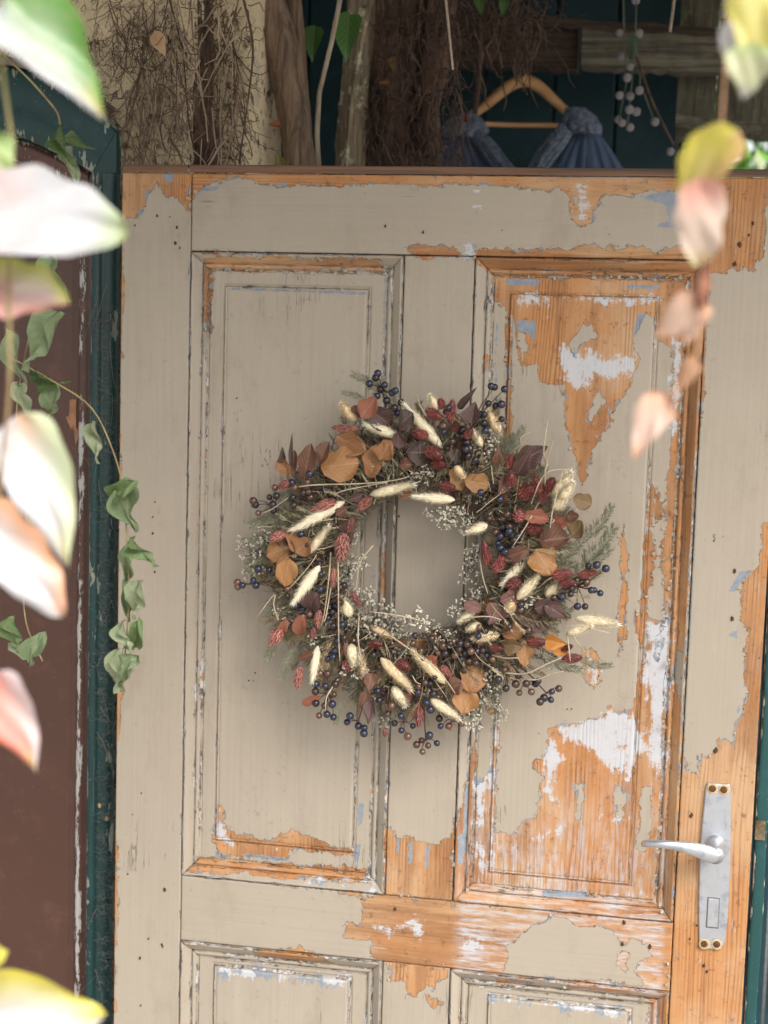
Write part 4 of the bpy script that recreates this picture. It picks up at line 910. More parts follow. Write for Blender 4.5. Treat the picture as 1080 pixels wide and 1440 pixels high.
# plaster wall
s=NT('rough_plaster'); b=s.coord(); n1=s.noise(b,9,6,.7); n2=s.noise(b,60,5,.7); vo=s.n('ShaderNodeTexVoronoi'); s.L(b,vo.inputs['Vector']); vo.inputs['Scale'].default_value=85
c=s.mix(n1,(.82,.70,.48),(.58,.46,.28)); c=s.mix(s.sstep(n2,.52,.66),c,(.13,.095,.06)); c=s.mix(s.sstep(s.noise(b,25,5,.7),.60,.66),c,(.09,.065,.045)); c=s.mix(s.sstep(s.noise(b,14,4,.7),.60,.66),c,(.55,.48,.36))
M_plaster=s.fin(c,.95,s.bump(s.math('ADD',n2,s.noise(b,150,3)),.006))
YW=.105
def wallgrid(x0,x1,z0,z1,y,st,amp,seed,name,mat,**k):
    nx=int((x1-x0)/st)+2; nz=int((z1-z0)/st)+2; X,Z=np.meshgrid(np.linspace(x0,x1,nx),np.linspace(z0,z1,nz)); Y=y+smooth_noise(X,Z,30,seed)*amp+smooth_noise(X,Z,110,seed+1)*amp*.6+rng.normal(size=X.shape)*amp*.15
    mb=MB(); v=np.stack([X,Y,Z],-1).reshape(-1,3); f=[(i*nx+j,i*nx+j+1,(i+1)*nx+j+1,(i+1)*nx+j) for i in range(nz-1) for j in range(nx-1)]
    loop=[j for j in range(nx)]+[i*nx+nx-1 for i in range(1,nz)]+[(nz-1)*nx+j for j in range(nx-2,-1,-1)]+[i*nx for i in range(nz-2,0,-1)]
    sk=v[loop].copy(); sk[:,1]=y+.18; f+=[(loop[a],len(v)+a,len(v)+(a+1)%len(loop),loop[(a+1)%len(loop)]) for a in range(len(loop))]
    mb.add(np.concatenate([v,sk]),f); return mb.build(name,mat,**k)
xw1=P(262,120,YW)[0]
o=wallgrid(-1.5,xw1,0,2.75,YW,.012,.006,3,'plaster_wall',M_plaster); tag(o,'rough cream plaster wall above the brown door, crossed by dry rootlets','wall')
# grey ledge over the arch
mb=MB(); v=[]
for i in range(40):
    t=i/39; x=-1.0+t*(P(150,150,.06)[0]+1.0); z=float(np.interp(x,[-1.2,-.6]+Xo,[Zo[0]-.12,Zo[0]+.01]+Zo)); 
    for dy,dz in ((.045,.0),(.030,.001),(.030,.010),(.1,.014)): v.append((x,dy,z+dz+random.uniform(-.001,.001)))
mb.add(v,[(i*4+j,(i+1)*4+j,(i+1)*4+j+1,i*4+j+1) for i in range(39) for j in range(3)])
o=mb.build('stone_ledge',simple('grey_ledge',(.20,.18,.15),.9,(.10,.09,.08),40,bump=.003)); tag(o,'thin grey weathered ledge following the top of the green arch','ledge')
# second plaster pillar
xa,xb_=P(292,120,.2)[0],P(350,120,.2)[0]
o=wallgrid(xa,xb_,0,2.75,.2,.01,.007,8,'plaster_pillar',M_plaster); tag(o,'mottled plaster pillar wrapped in brown roots, left of the leaning trunk','pillar')
# bark materials
def bark(name,c1,c2,c3=None,sc=1.):
    s=NT(name); n=s.noise(s.coord((70*sc,70*sc,7*sc)),1,5,.7,1); n2=s.noise(s.coord(),30*sc,5,.7); c=s.mix(s.sstep(n,.35,.65),c1,c2)
    if c3: c=s.mix(s.sstep(n2,.52,.62),c,c3)
    return s.fin(c,.92,s.bump(s.math('ADD',n,n2),.008))
M_bark=bark('grey_brown_bark',(.30,.21,.14),(.11,.072,.048))
M_moss2=bark('lichened_bark',(.27,.22,.14),(.12,.09,.06),(.42,.39,.27))
M_rootm=bark('reddish_root_bark',(.18,.105,.070),(.05,.032,.024))
M_pale=bark('pale_stem',(.42,.36,.27),(.26,.20,.14))
def trunk(name,label,cat,path,Y,rad,mat,n=14,wob=.12,group=None):
    """path in photo coordinates on the plane Y, continued to the ground"""
    pts=[P(x,y,Y) for x,y in path]; a,b_=pts[-2],pts[-1]
    pts.append(np.array([b_[0]+(b_[0]-a[0])*.5,Y,.9])); pts.append(np.array([pts[-1][0],Y,0.]))
    pts=np.array(pts); t=np.linspace(0,1,len(pts)); tt=np.linspace(0,1,60); pp=np.stack([np.interp(tt,t,pts[:,k]) for k in range(3)],1)
    rad=np.interp(tt,np.linspace(0,1,len(rad)),rad); mb=MB(); mb.tube(pp,rad,n); v=mb.v[0]; r=np.random.default_rng(len(label))
    th=np.tile(np.arange(n)*2*math.pi/n,60); zz=np.repeat(tt,n); cen_=np.repeat(pp,n,0)
    k_=1+wob*np.sin(3*th+zz*9)+wob*.6*np.sin(5*th-zz*15+1)+r.normal(size=len(v))*wob*.3; mb.v[0]=cen_+(v-cen_)*k_[:,None]
    o=mb.build(name,mat); return tag(o,label,cat,group)
trunk('tree_trunk','thick smooth brown trunk leaning left beside the plaster pillar','tree',[(350,-80),(372,0),(398,80),(412,150),(424,232)],.30,[.030,.027,.024,.022,.026,.03],M_bark,20,.06)
trunk('tree_trunk','slim dark trunk running up close behind the leaning one','tree',[(405,-80),(413,0),(420,90),(428,160),(434,232)],.36,[.012,.011,.010,.010,.012],M_bark)
trunk('tree_trunk','straight lichened trunk with grey green bark between teal gaps','tree',[(508,-80),(506,0),(500,100),(494,232)],.42,[.022,.021,.021,.024,.026],M_moss2,18,.12)
trunk('climbing_stem','pale smooth stem hanging in an S curve over the teal gap','vine stem',[(484,-60),(478,0),(466,60),(449,130),(446,190),(449,240)],.28,[.0038,.0036,.0036,.0034,.003],M_pale,8,.1)
trunk('climbing_stem','pale stem crossing the front of the lichened trunk','vine stem',[(526,-60),(521,0),(508,60),(497,130),(486,235)],.30,[.0038,.0036,.0034,.0034,.003],M_moss2,8,.1)
# reddish root mass
for j,(lab_,pa,ra) in enumerate([('broad reddish root column right of the lichened trunk',[(538,-60),(540,60),(548,150),(546,235)],.028),('dark twisted root column left of the blue lace garment',[(583,-60),(578,60),(570,150),(566,235)],.030),('rough root column widest at the top of the tangle',[(628,-60),(612,50),(600,150),(604,235)],.020),('brown root bundle draping the plaster wall edge',[(240,-60),(262,60),(276,150),(284,235)],.022),('dark root bundle filling the corner above the door top',[(268,-60),(278,60),(268,150),(262,235)],.018)]):
    trunk('root_column',lab_,'roots',pa,(.48,.52,.50,.16,.19)[j],[ra*1.2,ra,ra*.9,ra*.95,ra],M_rootm,16,.28)
# dry rootlets
M_rootA=simple('dry_vine_brown',(.13,.08,.052),.85,(.045,.028,.02),9)
mb=MB(); r=random.Random(5)
rootlets(mb,360,0,265,-30,185,.070,.098,.05,.3,.00055,.8,r)
rootlets(mb,120,150,265,0,232,.060,.096,.14,.8,.0007,.35,r)
rootlets(mb,120,230,345,-20,232,.12,.18,.16,.9,.0010,.25,r)
rootlets(mb,220,240,350,-20,232,.12,.19,.05,.3,.0007,.8,r)
o=mb.build('wall_rootlets',M_rootA); tag(o,'mesh of fine dry rootlets clinging to the plaster wall','roots'); o['kind']='stuff'
mb=MB(); r2=random.Random(9); rootlets(mb,46,195,345,-30,200,.075,.11,.22,1,.0013,.16,r2); rootlets(mb,36,60,345,-30,190,.07,.10,.12,.6,.0010,.4,r2)
o=mb.build('pale_tendrils',simple('pale_dry_vine',(.40,.30,.21),.8,(.20,.14,.095),12)); tag(o,'paler thicker dry tendrils hanging over the finer rootlets on the plaster','vine'); o['kind']='stuff'
mb=MB(); rootlets(mb,500,505,650,-20,235,.40,.48,.10,.7,.0011,.5,r); rootlets(mb,200,600,760,-40,60,.55,.75,.14,.5,.0016,.5,r)
o=mb.build('hanging_rootlets',bark('dark_rootlet',(.15,.095,.068),(.05,.03,.022))); tag(o,'tangled dark rootlets hanging over the root columns and upper gap','roots'); o['kind']='stuff'
hang=[('long straight brown tendril hanging down the root bundle',[(233,0),(243,60),(260,140),(275,228)],.11,.0013),('curved tendril bowing out towards the pillar',[(236,-10),(260,80),(262,150),(276,225)],.10,.0011),('tendril crossing the pillar to the corner of the door',[(340,-10),(358,60),(352,120),(336,230)],.17,.0018),
 ('thin tendril ending beside the dead leaf',[(238,-10),(230,30),(214,55)],.10,.0009),('short pale twig dangling in front of the dark opening',[(622,-60),(627,0),(632,50),(637,98)],-.15,.0018),('forked dark root hanging near the hanger',[(672,-30),(674,60),(672,120),(668,160)],.62,.0065),('bent root end hooking down over the dark opening',[(682,0),(693,40),(700,70),(706,96)],.60,.004),
 ('slender looped root left of the hanger',[(622,40),(606,90),(600,140),(612,185)],.55,.0028),('tendril along the plaster wall above the green arch',[(40,-10),(48,60),(56,130),(42,200)],.06,.0007),('thin upright tendril against the green arch',[(66,90),(60,140),(52,200)],.06,.0007),('short tendril beside the arch corner',[(116,140),(118,165),(117,190)],.06,.0007),('white thin rod hanging at the upper right',[(952,-60),(948,0),(942,45)],.45,.0034),('dark crossing wire right of the pompoms',[(895,80),(915,140),(935,180),(948,205)],.80,.0026)]
for lb,pa,Y,ra in hang:
    pts=np.array([P(x,y,Y) for x,y in pa]); t=np.linspace(0,1,len(pts)); tt=np.linspace(0,1,14); pp=np.stack([np.interp(tt,t,pts[:,k]) for k in range(3)],1)
    for _ in range(3): pp[1:-1]=(pp[:-2]+2*pp[1:-1]+pp[2:])/4
    mb=MB(); mb.tube(pp,np.linspace(ra,ra*.65,14),6); o=mb.build('hanging_tendril',M_pale if ('pale' in lb or 'white' in lb) else M_rootA if Y<.5 else M_rootm); tag(o,lb,'tendril')
M_dead=leafmat('dead_leaf',trans=.15)
def free_leaf(me,B,T,name,mat,label,cat,w_,color=None,roll=0,group=None,nrm=None):
    o=place(me,B,T,name,mat,None,roll,sx=w_,color=color,nrm=nrm); tag(o,label,cat,group); return o
free_leaf(leaf_mesh('dead_leaf','lance',.3,.2,.05,seed=3),P(217,42,.07),P(232,79,.06),'dead_leaf',M_dead,'beige dead leaf dangling from tendril on the plaster wall','leaf',.020,(.55,.36,.20))
for k,(x,y,L,a,lb,cl) in enumerate([(395,230,34,110,'olive yellow ivy leaf low on the pillar beside the trunk',(.20,.18,.05)),(440,60,50,265,'dark green leaf hanging left of the pale stem',(.05,.14,.03)),(488,50,70,265,'green leaf hanging right of the pale stem',(.06,.18,.035)),(675,8,26,280,'small green leaf at the top above the dark opening',(.07,.16,.04)),(708,10,24,260,'second small green leaf at the top above the dark opening',(.07,.16,.04)),(386,175,18,180,'rusty dead leaf caught beside the leaning trunk',(.25,.08,.03)),(552,90,20,280,'tan dead leaf lodged in the root column',(.30,.17,.08)),(540,116,16,180,'orange brown leaf scrap on the root column',(.28,.10,.035)),(580,170,14,270,'red dead leaf at the edge of the dark opening',(.28,.06,.03)),(655,165,14,80,'small rust leaf low before the dark opening',(.25,.07,.03))]):
    a=math.radians(a); Y=(.24,.40,.40,.5,.5,.26,.43,.43,.5,.5)[k]
    free_leaf(leaf_mesh('leaf','ovate',.2,.2,.06,seed=30+k),P(x-math.cos(a)*L/2,y+math.sin(a)*L/2,Y),P(x+math.cos(a)*L/2,y-math.sin(a)*L/2,Y-.02),'background_leaf',M_dead,lb,'leaf',L*.55*2.3/F,cl)

# ------------------------------------------------------------------ BACK: teal boarded shed wall, beams, hanger
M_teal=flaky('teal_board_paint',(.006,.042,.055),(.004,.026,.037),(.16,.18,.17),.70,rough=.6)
YT=1.25
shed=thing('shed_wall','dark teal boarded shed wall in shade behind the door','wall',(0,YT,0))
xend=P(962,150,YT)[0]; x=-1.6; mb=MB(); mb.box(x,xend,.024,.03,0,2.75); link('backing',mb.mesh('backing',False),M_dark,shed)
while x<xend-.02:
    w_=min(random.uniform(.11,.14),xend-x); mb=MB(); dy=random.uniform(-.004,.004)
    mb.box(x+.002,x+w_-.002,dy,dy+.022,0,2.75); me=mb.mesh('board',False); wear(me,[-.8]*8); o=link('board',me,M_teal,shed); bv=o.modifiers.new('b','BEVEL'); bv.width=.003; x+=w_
def beam(name,label,pa,pb,h,Y,dep,mat,cat='beam',parent=None,ext=0):
    A_,B_=P(*pa,Y),P(*pb,Y); d=B_-A_; A_=A_-d*ext; B_=B_+d*ext; mb=MB(); v=[]; n=24
    for i in range(n):
        p=A_+(B_-A_)*i/(n-1)
        for (dy,dz) in ((0,h/2),(0,h/6),(0,-h/6),(0,-h/2),(dep,-h/2),(dep,h/2)): v.append((p[0],p[1]+dy+random.uniform(-.002,.002),p[2]+dz+random.uniform(-.003,.003)))
    mb.add(v,[(i*6+j,i*6+(j+1)%6,(i+1)*6+(j+1)%6,(i+1)*6+j) for i in range(n-1) for j in range(6)]+[tuple(range(6)),tuple((n-1)*6+j for j in range(6))])
    o=mb.build(name,mat,smooth=False); return tag(o,label,cat)
M_weath=bark('weathered_plank',(.17,.145,.10),(.075,.06,.045),(.10,.11,.06)); 
s=NT('plank_grain'); n=s.noise(s.coord((4,60,110)),1,5,.7,.5); M_plank=s.fin(s.mix(s.sstep(n,.35,.65),(.22,.20,.145),(.07,.06,.045)),.9,s.bump(n,.006))
s=NT('brown_beam_grain'); n=s.noise(s.coord((4,60,110)),1,5,.7,.5); M_bbeam=s.fin(s.mix(s.sstep(n,.35,.65),(.10,.065,.048),(.035,.024,.018)),.9,s.bump(n,.006))
lw=thing('dark_fill_boards','added dark boards standing in for the shaded interior right of the door jamb','dark fill',(xend,YT,0)); zt_=P(1040,246,YT)[2]-.02  # dark boards added where only a shaded interior shows
for k in range(11):
    mb=MB(); mb.box(k*.125+.004,k*.125+.124,random.uniform(-.004,0),.022,0,zt_+random.uniform(-.006,.006)); me=mb.mesh('board',False); wear(me,[-.8]*8); link('board',me,M_teal,lw)
beam('roof_beam','weathered grey green plank spanning the upper right opening',(818,66),(1100,78),.068,.95,.05,M_plank)
beam('roof_beam','dark brown beam behind the roots left of the grey plank',(560,52),(812,62),.085,.98,.06,M_bbeam)
beam('roof_beam','thin reddish batten along the top of the grey plank',(700,24),(1100,50),.012,.93,.02,M_bbeam)
o=beam('cross_board','pale sunlit horizontal rail end in front of the right boarding',(950,168),(1076,182),.017,1.00,.03,M_plank,'board')
# right boarding post
bpst=thing('board_post','weathered vertical boards closing the right side of the opening','post',(0,1.05,0))
x0,x1=P(952,130,1.05)[0],P(1120,130,1.05)[0]; zb=P(1000,196,1.05)[2]
for k in range(3):
    a=x0+(x1-x0)*k/3-.002; b_=x0+(x1-x0)*(k+1)/3; mb=MB(); mb.box(a+.0025,b_-.0005,random.uniform(-.003,.003),.02,zb+random.uniform(-.005,.005),2.75); mb.build('board',bark('post_board%d'%k,(.17,.155,.11),(.08,.07,.05),(.13,.15,.08)),bpst,False)
# unseen roof, added and shaped to shade the upper left of the door
M_shade_roof=bark('shade_roof_board',(.09,.065,.045),(.04,.03,.02))
roof=thing('shade_roof','added dark boarded roof, out of view, shading the upper door','shade roof',(0,.8,2.62))
for k in range(22):
    a=-1.6+k*.17; mb=MB(); mb.box(a+.002,a+.166,-2.75+max(0,a+.2)*.62,.75,-.0,.025); mb.build('shade_roof_board',M_shade_roof,roof,False)
for yb_ in (-1.0,-.2,.6):
    mb=MB(); mb.box(-1.6,2.14,yb_,yb_+.07,-.101,-.001); mb.build('shade_rafter',M_shade_roof,roof,False)
# foliage beyond the opening
M_fol=tintmat('sunlit_foliage',.5,.3,objc=False)
def bush(name,label,cx_,cy_,cz_,R_,n,seed,cols,size=.05):
    r=random.Random(seed); t=thing(name,label,'tree',(cx_,cy_,0)); mb=MB()
    for k in range(n):
        u=Vector((r.gauss(0,1),r.gauss(0,1),r.gauss(0,1))).normalized()*R_*r.uniform(.55,1)**.6*(1+.25*math.sin(r.random()*20)); p=u+Vector((0,0,cz_)); u2=Vector((r.gauss(0,1),r.gauss(0,1),r.gauss(0,1))).normalized(); v2=u2.cross(Vector((r.gauss(0,1),r.gauss(0,1),1))).normalized(); s_=size*r.uniform(.6,1.3)
        g=r.uniform(.6,1.4); c=tuple(q*g for q in r.choice(cols)); mb.add([p-u2*s_,p-v2*s_*.5,p+u2*s_,p+v2*s_*.5],[(0,1,2,3)],c)
    mb.build('crown',M_fol,t); mb=MB(); mb.tube([(0,0,0),(.05,0,cz_*.5),(0,.05,cz_)],[.07,.055,.03],10); mb.build('trunk',M_bark,t)
GC=[(.12,.30,.04),(.20,.38,.06),(.08,.20,.03),(.45,.50,.30)]
c=P(1010,215,4.6); bush('leafy_tree','bright green tree glimpsed through the gap under the right boards',c[0],4.6,c[2],.75,2600,1,GC)
c=P(1090,215,5.4); bush('leafy_tree','second bright green tree at the far right of the gap',c[0],5.4,c[2]+.1,.8,2200,2,GC)
# hanger
M_hang=simple('varnished_wood',(.62,.36,.17),.45,(.48,.26,.12),1,(8,60,60))
YH=1.0
hg=thing('coat_hanger','pale wooden coat hanger hanging in the dark opening','hanger',tuple(P(737,108,YH)))
def loc(p): return p-np.array(hg.location)
for side in (0,1):
    pa=[(737,112),(722,117),(704,130),(684,148),(660,164)] if side==0 else [(737,112),(752,117),(768,130),(782,144),(799,158)]
    mb=MB(); pts=np.array([loc(P(x,y,YH+(.004*i if 0 else 0))) for i,(x,y) in enumerate(pa)]); tt=np.linspace(0,1,16); t=np.linspace(0,1,5); pp=np.stack([np.interp(tt,t,pts[:,k]) for k in range(3)],1)
    for _ in range(2): pp[1:-1]=(pp[:-2]+2*pp[1:-1]+pp[2:])/4
    mb.tube(pp,np.linspace(.0125,.0075,16),10); mb.build('shoulder_arm',M_hang,hg)
mb=MB(); mb.tube([loc(P(x,y,YH)) for x,y in ((664,174),(730,176),(797,176))],.0045,8); mb.build('trouser_bar',M_hang,hg)
mb=MB(); mb.tube([loc(P(737,108,YH)),loc(P(737,94,YH)),loc(P(741,86,YH)),loc(P(746,90,YH))],.002,6); mb.build('hook',M_alu,hg)
# lace and tulle garment in two halves
s=NT('blue_tulle'); n=s.noise(s.coord((60,60,6)),1,4,.6); c=s.mix(n,(.10,.15,.25),(.045,.07,.13)); M_tul=s.fin(c,.8)
s=NT('grey_lace'); vo=s.n('ShaderNodeTexVoronoi',feature='DISTANCE_TO_EDGE'); s.L(s.coord(),vo.inputs['Vector']); vo.inputs['Scale'].default_value=260; n=s.noise(s.coord(),90,6,.75)
M_lace=s.fin(s.mix(s.math('MULTIPLY',s.sstep(vo.outputs[0],.10,.02),s.sstep(n,.35,.6)),(.07,.10,.16),(.40,.44,.50)),.85,s.bump(n,.004))
dr=thing('tulle_garment','dark blue tulle garment with grey lace shoulders on the hanger','garment',tuple(P(737,165,YH)))
def cloth(name,L,R_,mat,Y,bulge=.03,folds=7,amp=.010,n=40,m_=24):
    """sheet between a left and a right outline, rounded and folded"""
    L=np.array(L,float);R_=np.array(R_,float); tl=np.linspace(0,1,len(L)); mb=MB(); v=[]
    for i in range(m_):
        t=i/(m_-1); l=[np.interp(t,tl,L[:,k]) for k in (0,1)]; r2=[np.interp(t,tl,R_[:,k]) for k in (0,1)]
        for j in range(n):
            u=j/(n-1); x=l[0]+(r2[0]-l[0])*u; y=l[1]+(r2[1]-l[1])*u; yq=Y-bulge*math.sin(math.pi*u)*(.3+.7*t)+amp*(.6*math.sin(u*folds*6.28+2*t)+.5*math.sin(u*folds*13.7+5*t+1)+.5*math.sin(u*folds*3.1-4*t))*t
            p=P(x,y,Y); v.append((p[0]-dr.location[0],yq-dr.location[1],p[2]-dr.location[2]))
    mb.add(v,[(i*n+j,i*n+j+1,(i+1)*n+j+1,(i+1)*n+j) for i in range(m_-1) for j in range(n-1)])
    o=mb.build(name,mat,dr); sm=o.modifiers.new('s','SOLIDIFY'); sm.thickness=.0015; return o
cloth('tulle_drape',[(628,188),(615,215),(608,250),(596,420)],[(664,188),(690,215),(722,245),(770,420)],M_tul,YH)
cloth('lace_shoulder',[(648,160),(630,168),(622,180),(624,194)],[(668,160),(680,170),(688,184),(676,194)],M_lace,YH-.035,.03,2,.003)
cloth('lace_edge',[(655,180),(668,195),(680,215),(700,245)],[(676,182),(695,200),(712,222),(732,245)],M_lace,YH-.045,.02,5,.006)
cloth('tulle_drape',[(800,185),(780,212),(752,250),(730,420)],[(842,188),(858,208),(880,245),(900,420)],M_tul,YH)
cloth('lace_shoulder',[(795,152),(792,166),(790,180),(802,190)],[(822,152),(838,164),(846,178),(845,190)],M_lace,YH-.035,.03,2,.003)
cloth('lace_edge',[(788,172),(770,195),(752,215),(738,245)],[(806,186),(795,205),(782,222),(766,245)],M_lace,YH-.045,.02,5,.006)
# pompom garland
M_pom=simple('white_pompom',(.62,.60,.60),.95,(.48,.45,.46),200,bump=.003)
gl=thing('pompom_garland','white pompom garland dangling right of the hanger','garland',tuple(P(885,40,.82)))
mb=MB(); r=random.Random(2)
for k in range(90):
    u=np.array([r.gauss(0,1) for _ in range(3)]); u/=np.linalg.norm(u); mb.ball(u*.72,.34,5,4)
pom=mb.mesh('pompom'); pm=[(898,47),(871,46),(886,94),(882,109),(871,134),(886,135),(899,127),(874,79),(895,157),(885,154),(869,168),(875,173),(886,179),(921,171),(894,0),(943,213)]
cord=[]
for (x,y) in pm:
    o=link('pompom',pom,M_pom,gl); Y=.82+random.uniform(-.03,.03); o.location=V3(P(x,y,Y))-gl.location; s_=random.uniform(.0062,.0078); o.scale=(s_,)*3
mb=MB()
for cpts in ([(896,-60),(895,0),(893,60),(888,120),(882,178)],[(876,-20),(878,60),(880,120),(870,170)],[(893,60),(900,110),(899,128)],[(905,130),(920,170)]):
    mb.tube([np.array(P(x,y,.82))-np.array(gl.location) for x,y in cpts],.0013,5)
mb.build('cord',simple('dull_cord',(.14,.17,.12),.9),gl)
p0,p1=P(886,50,.84),P(896,84,.84)
mb=MB(); mb.box(p0[0],p1[0],.84,.846,p1[2],p0[2]); o=mb.build('green_tag',simple('green_tag_mat',(.05,.10,.05),.7),smooth=False); tag(o,'small faded green strip hanging behind the top pompoms','tag')
gl2=thing('pompom_garland','pair of white pompoms at the top beside the yellow leaves','garland',tuple(P(1021,10,.82)))
for (x,y) in ((1020,2),(1017,18)):
    o=link('pompom',pom,M_pom,gl2); o.location=V3(P(x,y,.82))-gl2.location; o.scale=(.0085,)*3
mb=MB(); mb.tube([(0,0,.08),(0,.005,0),(.02,0,-.005)],.001,5); mb.build('cord',M_root,gl2)

# right jamb with strike plate
rj=thing('green_door_jamb','narrow green flaking jamb along the right edge of the taupe door','door jamb',(XF,.02,0))
w0=.003; w1=.0195; v=[];wv=[];mb=MB()
xs_=[w0,w0+.001,w0+.0025,w0+.006,w1-.003,w1-.0005,w1]; ys_=[.02,.002,.0,.0008,.0,.001,.06]; ws_=[.2,.15,-.2,-.85,-.85,-.1,.0]
for x,y,w_ in zip(xs_,ys_,ws_):
    for t in np.linspace(0,1,160): v.append((x+.0006*math.sin(t*60+x*100),y,t*2.02)); wv.append(w_)
mb.add(v,[(i*160+j,(i+1)*160+j,(i+1)*160+j+1,i*160+j+1) for i in range(len(xs_)-1) for j in range(159)]); me=mb.mesh('jamb_face'); wear(me,wv); link('jamb_face',me,flaky('green_jamb_paint',(.006,.060,.058),(.005,.042,.044),(.45,.42,.36),.66,rough=.45),rj)
q0,q1=P(1059,1153,.018),P(1073,1181,.018)
mb=MB(); mb.box(.004,.016,-.004,-.0002,q1[2],q0[2]); mb.build('strike_plate',simple('tarnished_brass',(.26,.20,.12),.5,(.10,.07,.04),120,metal=.6),rj,False)

# ------------------------------------------------------------------ VINES in front
def leafcol(base,mid,tip,left=None,right=None):
    base,mid,tip=map(np.array,(base,mid,tip))
    def f(t,s_):
        c=mid*1.
        if t<.35: c=base+(mid-base)*(t/.35)
        if t>.72: c=mid+(tip-mid)*((t-.72)/.28)
        if left is not None and s_<0: c=c+(np.array(left)-c)*min(1,abs(s_)*1.2)
        if right is not None and s_>0: c=c+(np.array(right)-c)*min(1,abs(s_)*1.2)
        return tuple(c*1.12)
    return f
M_fleaf=leafmat('pale_vine_leaf',trans=.18,attr=True,rough=.3)
WH_SHEEN=(.47,.48,.50); GR=(.08,.22,.03); YE=(.50,.44,.06); PK=(.52,.24,.20); PE=(.55,.28,.16); RD=(.50,.12,.08); LG=(.30,.40,.15)  # the white tone paints sky sheen into the leaf colour
YF=-1.02
fore=[ # base, tip, width px, colours, Y, label
 ((8,-8),(148,160),118,leafcol(GR,(0.28,0.38,0.25),YE,GR,WH_SHEEN),YF,'large green leaf with painted white sheen at the upper left corner'),
 ((-6,300),(178,318),138,leafcol((.75,.55,.55),WH_SHEEN,LG),YF,'large sheen-whitened leaf pointing right in front of the green frame'),
 ((-12,402),(98,420),96,leafcol(PK,(0.53,0.42,0.40),YE,(0.37,0.41,0.09),PK),YF+.02,'pink and yellow leaf just below the large whitish leaf'),
 ((26,580),(97,798),104,leafcol(PE,WH_SHEEN,YE,(.48,.54,.34),WH_SHEEN),YF+.03,'long sheen-whitened drooping leaf with yellow tip over the brown door'),
 ((-6,742),(90,866),96,leafcol(WH_SHEEN,WH_SHEEN,PE,PE,WH_SHEEN),YF,'sheen-whitened leaf turning peach at its lower edge, left edge of view'),
 ((-10,945),(50,1086),84,leafcol(RD,(0.51,0.28,0.24),YE,(0.53,0.43,0.43),RD),YF,'coral red leaf with curled yellow tip at the left edge'),
 ((-30,1420),(140,1432),130,leafcol(WH_SHEEN,(0.53,0.51,0.50),YE,YE,WH_SHEEN),YF+.03,'scalloped sheen-whitened leaf with yellow tip at the bottom left corner'),
 ((-14,1345),(12,1338),34,leafcol(YE,YE,YE),YF,'small yellow leaf bud above the bottom left leaf'),
 ((-20,190),(16,260),60,leafcol(GR,LG,LG),YF,'small green leaf edge left of the large whitish leaf'),
 ((-20,335),(28,352),40,leafcol(GR,GR,LG),YF+.05,'small bright green leaf between the whitish and pink leaves'),
 ((1085,-30),(1052,98),92,leafcol(YE,(0.41,0.37,0.09),LG),YF,'yellow leaf at the top right corner'),
 ((1060,60),(1045,140),62,leafcol(LG,(0.43,0.45,0.28),WH_SHEEN),YF-.01,'pale cream lobed leaf under the yellow corner leaf'),
 ((1035,30),(1018,84),34,leafcol(WH_SHEEN,WH_SHEEN,LG),YF+.02,'small sheen-whitened leaf left of the yellow corner leaf'),
 ((1020,200),(950,274),70,leafcol(YE,(0.45,0.38,0.10),YE,(0.48,0.31,0.12),YE),YF+.03,'yellow leaf hanging over the top right edge of the door'),
 ((984,274),(984,378),68,leafcol(PK,(0.52,0.41,0.34),(0.46,0.45,0.22)),YF+.03,'pink cream leaf below the hanging yellow leaf'),
 ((992,420),(918,476),50,leafcol(PE,(0.51,0.35,0.27),PE),YF+.04,'peach forked leaf midway down the right vine, left lobe'),
 ((990,425),(962,486),34,leafcol(PE,(0.51,0.35,0.27),PE),YF+.05,'peach forked leaf midway down the right vine, right lobe'),
 ((978,500),(960,547),28,leafcol(PE,(0.43,0.24,0.15),PE),YF+.05,'small brown peach leaf on the right vine'),
 ((934,553),(890,644),50,leafcol(PE,(0.52,0.36,0.29),PE),YF+.05,'lowest peach leaf at the end of the right vine'),
]
VL=thing('hanging_vine','out of focus vine of large pale leaves with yellow tips down the left edge','vine',tuple(P(2,-120,YF)))
VR=thing('hanging_vine','out of focus vine of yellow, pink and peach leaves at the upper right','vine',tuple(P(1024,-120,YF)))
for i,(b_,t_,wd,cf,Y,lb) in enumerate(fore):
    dist=1.8726+Y; me=leaf_mesh('vine_leaf','heart' if i in (1,2,4,6,13,14) else 'ovate',.12,.14,.09,22,14,seed=60+i,colf=cf,crumple=.018)
    par=VL if b_[0]<300 else VR
    o=place(me,P(*b_,Y),P(*t_,Y+random.uniform(-.012,.012)),'leaf',M_fleaf,par,random.uniform(-.2,.2),sx=wd*1.02*dist/F,nrm=(.15,-1,.42)); o['label']=lb
M_vine=simple('green_brown_stem',(.34,.30,.12),.6,(.22,.14,.07),40)
def vinestem(par,pa,Y,ra,mat=M_vine):
    Ys=Y if isinstance(Y,(list,tuple)) else [Y]*len(pa)
    pts=np.array([P(x,y,q) for (x,y),q in zip(pa,Ys)]); t=np.linspace(0,1,len(pts)); tt=np.linspace(0,1,30); pp=np.stack([np.interp(tt,t,pts[:,k]) for k in range(3)],1)
    for _ in range(3): pp[1:-1]=(pp[:-2]+2*pp[1:-1]+pp[2:])/4
    mb=MB(); mb.tube(pp,ra,7); return keep(mb.build('stem',mat),par)
vinestem(VL,[(2,-120),(0,0),(2,110),(18,190),(20,250),(10,400),(15,480),(14,560),(4,640),(-8,760),(-10,1000),(-14,1345)],YF+.01,.0012)
